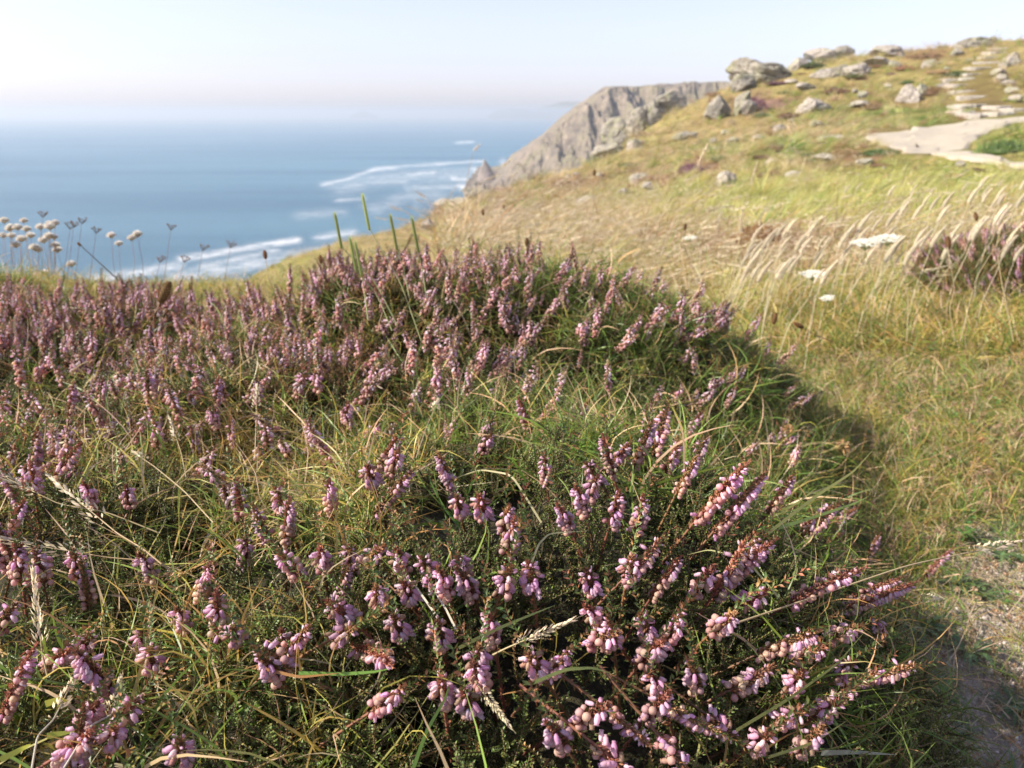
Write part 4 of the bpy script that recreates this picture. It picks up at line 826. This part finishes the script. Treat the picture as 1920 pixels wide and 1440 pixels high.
def hd_umbel(mb, d, s, Q=None):
    up = norm(d * .3 + np.array([-.1, -.22, 1.])); s = s * 1.05; u, v, up = frame(up)
    for i in range(22):
        q = math.sqrt((i + .5) / 22); a = i * 2.4; o = math.cos(a) * u + math.sin(a) * v; p = o * q * .026 * s + up * (.020 - .004 * q * q) * s; tube(mb, [np.zeros(3), p * np.array([1, 1, 1]) * .5 + up * .001, p], [.0005*s] * 3, (.28,.33,.14), 3)
        for k in range(16): c = p + (u * rng.normal() + v * rng.normal()) * .0030 * s + up * rng.uniform(0, .002) * s; aa = rng.uniform(0, 6.28); leaf(mb, c, math.cos(aa) * u + math.sin(aa) * v, up, .0042 * s, .0040 * s, jc((.70,.70,.60), .08))
def hd_dryumbel(mb, d, s, Q=None):
    u, v, d = frame(d)
    for i in range(12): a = i * 2.4; o = math.cos(a) * u + math.sin(a) * v; q = norm(d + o * rng.uniform(.5, 1.4)); L = rng.uniform(.010, .018) * s; tube(mb, [np.zeros(3), q * L * .6, q * L + d * .002 * s], [.0004*s] * 3, (.17,.12,.08), 3); lathe(mb, q * L, d, [(0, .0006*s), (.0015*s, .0016*s), (.003*s, .0006*s)], [(.22,.15,.1)] * 3, 5)
def hd_seed(mb, d, s, Q=None):
    L = .055 * s; tube(mb, [np.zeros(3), d * L], [.0004, .0002], (.5,.4,.24), 3); seedhead(mb, np.zeros(3) - d * .01, d, L, 54, (.62,.53,.35), .0062 * s ** .5, .45)
def hd_plume(mb, d, s, Q=None):
    u, v, d = frame(d); L = .062 * s; bend = np.array([.3, 0, -.12])
    for i in range(110):
        q = i / 110; a = i * 2.4; o = math.cos(a) * u + math.sin(a) * v; p = d * L * q + bend * L * q * q * .8 + o * .0032 * s * math.sin(min(q * 1.1 + .12, 1) * math.pi) ** .7
        leaf(mb, p, norm(d + bend * q + o * .45), o, .009 * s * rng.uniform(.7, 1.2), .0030 * s, jc((.62,.54,.38), .16))
def hd_fluff(mb, d, s, Q=None):
    for i in range(110): o = norm(rng.normal(size=3) + d * .5); leaf(mb, o * .003 * s, norm(o + rng.normal(size=3) * .3), rv(), .0065 * s, .002 * s, jc((.46,.28,.13), .3))
HEADS = {'plume': (hd_plume, M_straw, 'seed_head'), 'plantain': (hd_plantain, M_dry, 'seed_head'), 'sea': (hd_sea, M_grass, 'flower_head'), 'thrift': (hd_thrift, M_white, 'flower_head'), 'umbel': (hd_umbel, M_white, 'umbel'), 'dry': (hd_dryumbel, M_dry, 'umbel'), 'seed': (hd_seed, M_straw, 'seed_head'), 'fluff': (hd_fluff, M_dry, 'seed_head')}
GRN, STW, BRN, DRK = (.24,.33,.08), (.50,.40,.22), (.30,.18,.09), (.07,.05,.03)
# sea plantain spikes on the back of the mound
for f, tpx, lab in [((745,610),(634,425),'green plantain spike, leftmost and thickest of those above the heather ridge'),((790,640),(686,390),'tallest green plantain spike above the heather ridge'),((768,560),(738,428),'thin plantain spike right of the tallest one'),((800,560),(778,432),'rightmost thin plantain spike above the ridge'),((690,600),(672,478),'short yellowish plantain spike between the left ones'),((735,620),(662,470),'bent yellow green plantain spike leaning left from the same tuft')]:
    d0 = 1.02; mx_, my_ = (f[0] * .62 + tpx[0] * .38), (f[1] * .55 + tpx[1] * .45); stem('plantain', [(f[0], f[1], d0), (mx_, my_, d0), (tpx[0] + 6, tpx[1] + 38, d0 - .02), (tpx[0], tpx[1] + 8, d0 - .03)], lab, 'plantain', (.46,.48,.22), .0008, 'sea', .8)
for f, tpx, dp, s, lab in [((290,615),(300,568),.95,1.45,'large brown plantain head in front of the left heather, on a short curved stalk'),((520,560),(498,486),1.35,.8,'dark brown plantain head leaning left against the foam'),((622,560),(602,494),1.35,.75,'small brown plantain head left of the green spikes'),((925,470),(906,404),2.1,.9,'small dark head on a thin stalk over the brown slope'),((945,450),(944,392),2.4,.7,'pale thin stalk with tiny head beside the dark one'),
    ((1120,400),(1114,330),2.6,1.1,'dark plantain head against the foot of the far cliff'),((1290,480),(1284,432),2.2,1.0,'dark small head left of the lone small white umbel'),((1860,480),(1832,414),2.2,1.25,'brown plantain head at the right over dry grass'),((1790,560),(1778,468),1.9,1.6,'fat brown seed head right of the white umbels'),((1000,470),(988,462),1.6,.9,'short dark head on the crest of the ridge'),
    ((1560,640),(1506,615),1.5,1.1,'brown head leaning left over the yellow green turf'),((1440,700),(1450,608),1.4,1.1,'brown head rising at the right shoulder of the mound')]:
    stem('plantain', [(f[0], f[1], dp + .02), ((f[0] + tpx[0]) / 2 - 6, (f[1] + tpx[1]) / 2, dp), (tpx[0], tpx[1], dp)], lab, 'plantain', BRN if s > .9 else STW, .0011, 'plantain', s)
stem('dead_plant', [(245,545,1.5), (205,510,1.5), (175,482,1.5), (152,461,1.5)], 'dark bare curved stalk with a small bud leaning left over the sea', 'stalk', DRK, .0013, 'plantain', .5)
# dried thrift by the sea
TH = [(8,412),(18,428),(45,412),(20,425),(33,425),(50,428),(22,440),(40,447),(30,458),(76,424),(92,418),(94,424),(103,417),(92,441),(101,443),(82,449),(104,458),(108,467),(65,463),(72,467),(134,494),(84,510),(209,440),(223,455),(247,445),(258,438),(6,440),(58,440)]
for i, (px, py) in enumerate(TH):
    dp = 1.85 + .2 * random.random(); special = {22: 'dry white thrift head, leftmost of the four standing apart over the sea', 23: 'dry white thrift head lowest of the four standing apart', 24: 'dry white thrift head in the close pair, lower left one', 25: 'dry white thrift head in the close pair, upper right one', 20: 'cream thrift head low and right of the crowded cluster', 21: 'pale thrift head lowest of all, half sunk in the grass'}
    stem('thrift', [(px + random.uniform(-5, 22), 545 + random.uniform(-10, 10), dp), (px + random.uniform(-2, 10), (py + 545) / 2, dp), (px, py + 4, dp)], special.get(i, 'dry white thrift head in the crowded cluster at the left edge over the sea'), 'thrift', (.34,.24,.18), .0008, 'thrift', random.uniform(1.05, 1.35), 'dried thrift heads over the sea')
for px, py, lab in [(131,430,'brown empty flower head left of a purplish one over the sea'),(153,420,'reddish brown dried umbel, upper middle over the sea'),(180,438,'faded dried umbel right of the reddish one'),(320,432,'dark dried umbel alone over the sea'),(80,408,'dark spiky dried head above the thrift cluster'),(138,426,'small dark dried head beside the brown empty one'),(300,492,'brown dried head at the edge of the foam'),(345,492,'dark dried head at the left end of the heather ridge'),(432,465,'small dried umbel above the shore foam'),(380,470,'thin dried umbel left of the small one above the foam')]:
    dp = 1.8; stem('dried_umbel', [(px - 18, 560, dp), (px - 8, (py + 555) / 2, dp), (px, py, dp)], lab, 'dried flower', (.22,.16,.11), .0007, 'dry', 1.0)
# white umbels
for (fx, fy), (px, py), dp, s, lab in [((1650,590),(1622,462),1.95,1.15,'white umbel, left one of the big pair'),((1700,590),(1663,454),2.05,1.2,'white umbel, right one of the big pair'),((1540,600),(1524,519),2.0,1.05,'single white umbel above the turf, left of the big pair'),((1310,500),(1294,446),3.2,1.0,'small white umbel far left by the pale seed head'),((1580,600),(1552,558),1.9,.6,'faint low white umbel below the single one')]:
    stem('wild_carrot', [(fx, fy, dp), ((fx + px) / 2, (fy + py) / 2, dp), (px, py + 8, dp)], lab, 'wild carrot', GRN, .0012, 'umbel', s)
# tall grasses with seed heads
TG = [([(1225,520),(1262,420),(1300,330),(1308,312)],1.7,1.1,'tallest straw grass stem with a nodding head, middle of the picture'),([(1350,600),(1376,500),(1398,380),(1408,345)],1.7,1.0,'second tall straw grass stem, right of the tallest one'),([(1640,600),(1570,700),(1600,640),(1606,620)][:1] + [(1620,560),(1650,470),(1690,400)],1.9,1.2,'slanting straw stem over the big white umbels'),
      ([(1350,620),(1372,540),(1384,470),(1388,430)],1.6,.9,'short upright straw stem with a thick head left of the rust brown clump'),([(1310,500),(1318,455),(1335,425),(1340,418)],2.2,.9,'short arched pale seed head by the small white umbel'),
      ([(1800,640),(1830,520),(1880,440),(1905,428)],1.5,1.2,'arched pale grass in front of the right heather'),([(1700,640),(1704,560),(1690,520),(1730,510)],1.5,1.0,'bent pale grass with drooping head below the umbels'),([(1790,640),(1780,580),(1790,540),(1783,500)],1.5,.8,'upright pale stem near the right heather'),
      ([(1900,640),(1880,540),(1870,480),(1885,460)],1.5,1.0,'thin stem crossing the right heather'),([(1500,640),(1500,540),(1505,460),(1512,440)],1.9,1.0,'pale seed stem left of the single umbel'),([(1460,600),(1480,500),(1500,430),(1520,420)],2.1,1.0,'leaning pale seed stem over the rust brown clump')]
for pts, dp, s, lab in TG: stem('seeding_grass', [(a, b_, dp) for a, b_ in pts], lab, 'grass', STW, .0009, 'seed', s * 1.0)
for i in range(95):                                        # crowd of pale bent grasses at the right
    px = random.uniform(1380, 1915); py = random.uniform(345, 500) if px > 1560 else random.uniform(430, 540); dp = random.uniform(2.2, 3.6); fy = py + random.uniform(110, 170); fx = px - random.uniform(30, 80)
    P, t_ = hit(fx, fy); dp = min(t_, 3.8) * .98; stem('seeding_grass', [(fx, fy, dp), (fx + (px - fx) * .35, (py + fy) / 2, dp), (px - 10, py + 26, dp), (px, py, dp)], 'pale dry grass with bent seed head in the windblown crowd on the right', 'grass', (.60,.52,.34), .0011, 'plume', random.uniform(.6, 1.3), 'pale windblown grasses on the right')
# foreground stems and blades
def surf(px, py, lift=.97): return hit(px, py, top)[1] * lift
FG = [([(1330,1185),(1480,1135),(1700,1060),(1830,1033)],STW,.0007,'seed',1.35,'long straight straw stem crossing the right foreground, seed head over the gravel'),([(1470,1020),(1590,1075),(1700,1110),(1745,1120)],STW,.0006,'seed',.7,'thin stem with a small seed head pointing down right at the gravel'),
      ([(1445,858),(1500,848),(1555,845),(1580,838)],(.52,.36,.14),.0011,'fluff',1.5,'orange brown fluffy head on a level stalk right of the mound'),([(1430,830),(1455,820),(1478,805)],(.45,.40,.18),.0009,'fluff',1.0,'pale brown fluffy head left of the orange brown one'),([(1680,868),(1740,862),(1800,832),(1840,825)],(.52,.34,.16),.0009,'fluff',.8,'small brown head on an orange stalk over the turf'),
      ([(300,1000),(200,960),(110,945),(60,920)],STW,.0006,'seed',1.1,'tan feathery grass head pointing left at the left edge'),([(330,1080),(270,1030),(220,1000),(190,975)],(.56,.42,.22),.0007,'seed',1.6,'bushy tan grass head left of the foreground middle'),([(340,1070),(260,1050),(200,1045),(170,1040)],(.56,.42,.22),.0006,'seed',1.5,'lower bushy tan grass head pointing left'),
      ([(400,980),(345,920),(290,875),(268,860)],STW,.0006,'seed',1.1,'tan seed head slanting up left above the bushy ones'),([(350,900),(340,850),(330,820)],STW,.0005,'seed',.9,'upright tan seed head among the left grasses'),([(478,860),(480,800),(481,760)],STW,.0006,'seed',1.0,'upright straw stem in front of the left heather spikes'),
      ([(900,1240),(950,1215),(985,1200)],STW,.0006,'seed',.7,'small pale seed head among dark heather in the front middle'),([(880,1255),(895,1285),(915,1310)],STW,.0006,'seed',.6,'drooping pale seed head below the front middle spikes'),([(60,1440),(70,1380),(100,1350),(110,1330)],(.5,.46,.36),.0006,'seed',.9,'grey seed head in the bottom left corner'),
      ([(90,1270),(80,1230),(76,1195)],STW,.0007,'seed',.9,'stubby brown seed head near the left edge'),([(120,1440),(170,1360),(210,1340),(215,1320)],(.5,.46,.36),.0006,'seed',.8,'pale stem with hanging seed head at the bottom left'),([(780,860),(800,800),(815,765)],STW,.0006,'seed',1.0,'straw seed head in the middle of the mound'),
      ([(1370,600),(1330,560)],STW,.0008,'seed',.7,'short seed head behind the right shoulder')]
for pts, c, rd, hd, s, lab in FG:
    ds = [surf(min(a, 1900), min(b_, 1438), .95 if q < len(pts) - 1 else .92) for q, (a, b_) in enumerate(pts)]; ds = np.linspace(ds[0], min(ds[-1], ds[0] * 1.25), len(pts)); stem('seeding_grass', [(a, b_, dd_) for (a, b_), dd_ in zip(pts, ds)], lab, 'grass', c, rd, hd, s)
FB = [([(1440,1000),(1530,930),(1600,885),(1640,840)],(.38,.38,.10),.0013,'olive blade curving up right off the mound with a brown tip'),([(1460,990),(1540,965),(1600,945),(1630,930)],(.24,.32,.08),.0013,'green blade reaching right over the turf edge'),([(1440,975),(1500,940),(1530,915)],(.36,.36,.1),.001,'short yellow green blade beside the long olive one'),
      ([(1380,1370),(1480,1310),(1570,1245),(1625,1180)],(.34,.38,.10),.0010,'long green blade slanting up right through the lower right spikes'),([(1440,1420),(1520,1395),(1560,1370),(1590,1350)],(.3,.34,.1),.0009,'green blade below the lower right spikes'),([(860,1215),(930,1180),(990,1155),(1040,1135)],(.30,.36,.10),.0010,'green blade slanting up right in the front middle'),
      ([(1000,1280),(1060,1255),(1110,1252),(1145,1262)],(.30,.36,.10),.0010,'arched green blade right of the front middle'),([(560,1262),(640,1264),(700,1260),(740,1252)],(.20,.34,.06),.0010,'level bright green blade in the lower left foreground'),([(775,1440),(800,1370),(835,1310),(850,1260)],(.22,.34,.06),.0010,'upright green blade at the bottom centre'),
      ([(815,1150),(780,1100),(760,1080)],(.55,.5,.36),.0006,'pale curved blade in front of the pink heads'),([(855,1180),(835,1140),(815,1110),(820,1060)],(.55,.5,.38),.0006,'pale thread-like blade looping past the pink heads'),([(995,1060),(1010,1020),(1030,1000),(1105,995)],(.45,.42,.22),.0007,'kinked pale blade above the dark hollow'),([(1015,980),(960,890),(900,880),(830,905)],(.5,.44,.24),.0007,'arched straw blade over the front cushion'),
      ([(1460,1120),(1400,1050),(1330,1030),(1290,1040)],(.4,.4,.18),.0006,'arched blade looping over the right spikes'),([(1550,1060),(1600,1064),(1640,1070),(1675,1068)],(.40,.42,.12),.0008,'level yellow green blade beyond the long front spike'),([(480,1250),(560,1270),(640,1262)],(.45,.22,.08),.0009,'orange brown blade lying across the lower left head'),
      ([(0,1425),(40,1405),(58,1395)],(.38,.40,.06),.0015,'broad yellow green leaf in the bottom left corner'),([(85,1320),(110,1312),(128,1314)],(.42,.44,.06),.0018,'yellow leaf lying low at the left'),([(88,1380),(110,1376),(140,1372)],(.38,.42,.06),.0016,'second yellow leaf under the first one'),([(1540,1412),(1600,1410),(1680,1415)],(.30,.32,.26),.0015,'flat grey green dead leaf at the bottom right')]
for pts, c, rd, lab in FB:
    ds = [surf(a, min(b_, 1438), .93) for a, b_ in pts]; ds = np.linspace(ds[0], min(ds[-1], ds[0] * 1.2), len(pts)); stem('loose_grass', [(a, b_, dd_) for (a, b_), dd_ in zip(pts, ds)], lab, 'grass blade', c, rd, flatb=True)
# leaf rosettes on the gravel side
def rosette():
    mb = MB()
    for i in range(17):
        a = i * 2.4 + rng.normal() * .15; L = rng.uniform(.6, 1.1); o = np.array([math.cos(a), math.sin(a), 0]); P = [o * L * s + np.array([0, 0, .28 * L * math.sin(s * 2.6) + .04]) for s in np.linspace(0, 1, 8)]; c = jc((.13,.20,.08), .2); blade(mb, P, .10, c, c * 1.2, np.array([0, 0, 1.]))
        for s in (.45, .6, .75):
            q = np.array([-o[1], o[0], 0]); p = o * L * s + np.array([0, 0, .28 * L * math.sin(s * 2.6) + .04])
            for g in (-1, 1): leaf(mb, p, norm(o * .8 + q * g), np.array([0, 0, 1.]), .16 * L, .06, c)
    return mb.mesh('leaves', M_grass)
RM = [rosette(), rosette()]
for i, (px, py, sz, lab) in enumerate([(1902,1335,.040,'star shaped green rosette on bare gravel at the right edge, lowest of the rosettes'),(1815,1225,.045,'green rosette with narrow toothed leaves halfway down the gravel edge'),(1720,1180,.05,'dark rosette in shade just beyond the heather tips'),(1875,1045,.05,'pale green rosette at the upper edge of the gravel'),(1790,1100,.042,'small rosette between the dry turf and the long straw stem'),(1700,1030,.045,'rosette at the foot of the mound beside the single outlying spike'),(1840,1120,.036,'flattened rosette by the head of the long straw stem'),(1760,1300,.04,'rosette half covered by dry curling grass')]):
    P, _ = hit(px, py); e = empty('rosette_plant', P, lab, 'plant'); o = link('leaves', RM[i % 2], e); o.scale = (sz,) * 3; o.rotation_euler.z = random.uniform(0, 6)

# ---------------------------------------------------------------- sea haze
mb = MB(); a = 27500; z0, z1 = SEA_Z - 8, 34.0
mb.add([(x, y, z) for z in (z0, z1) for x, y in ((-a, -a), (a, -a), (a, a), (-a, a))], [(3,2,1,0), (4,5,6,7), (0,1,5,4), (1,2,6,5), (2,3,7,6), (3,0,4,7)], (1, 1, 1))
M_h = bpy.data.materials.new('haze'); M_h.use_nodes = True; t = M_h.node_tree; t.nodes.clear(); pv_ = t.nodes.new('ShaderNodeVolumePrincipled'); o_ = t.nodes.new('ShaderNodeOutputMaterial'); t.links.new(pv_.outputs[0], o_.inputs['Volume'])
pv_.inputs['Color'].default_value = (.70, .80, .88, 1); pv_.inputs['Density'].default_value = .00036; pv_.inputs['Anisotropy'].default_value = .2
tag(link('haze', mb.mesh('haze', M_h, False)), kind='stuff')
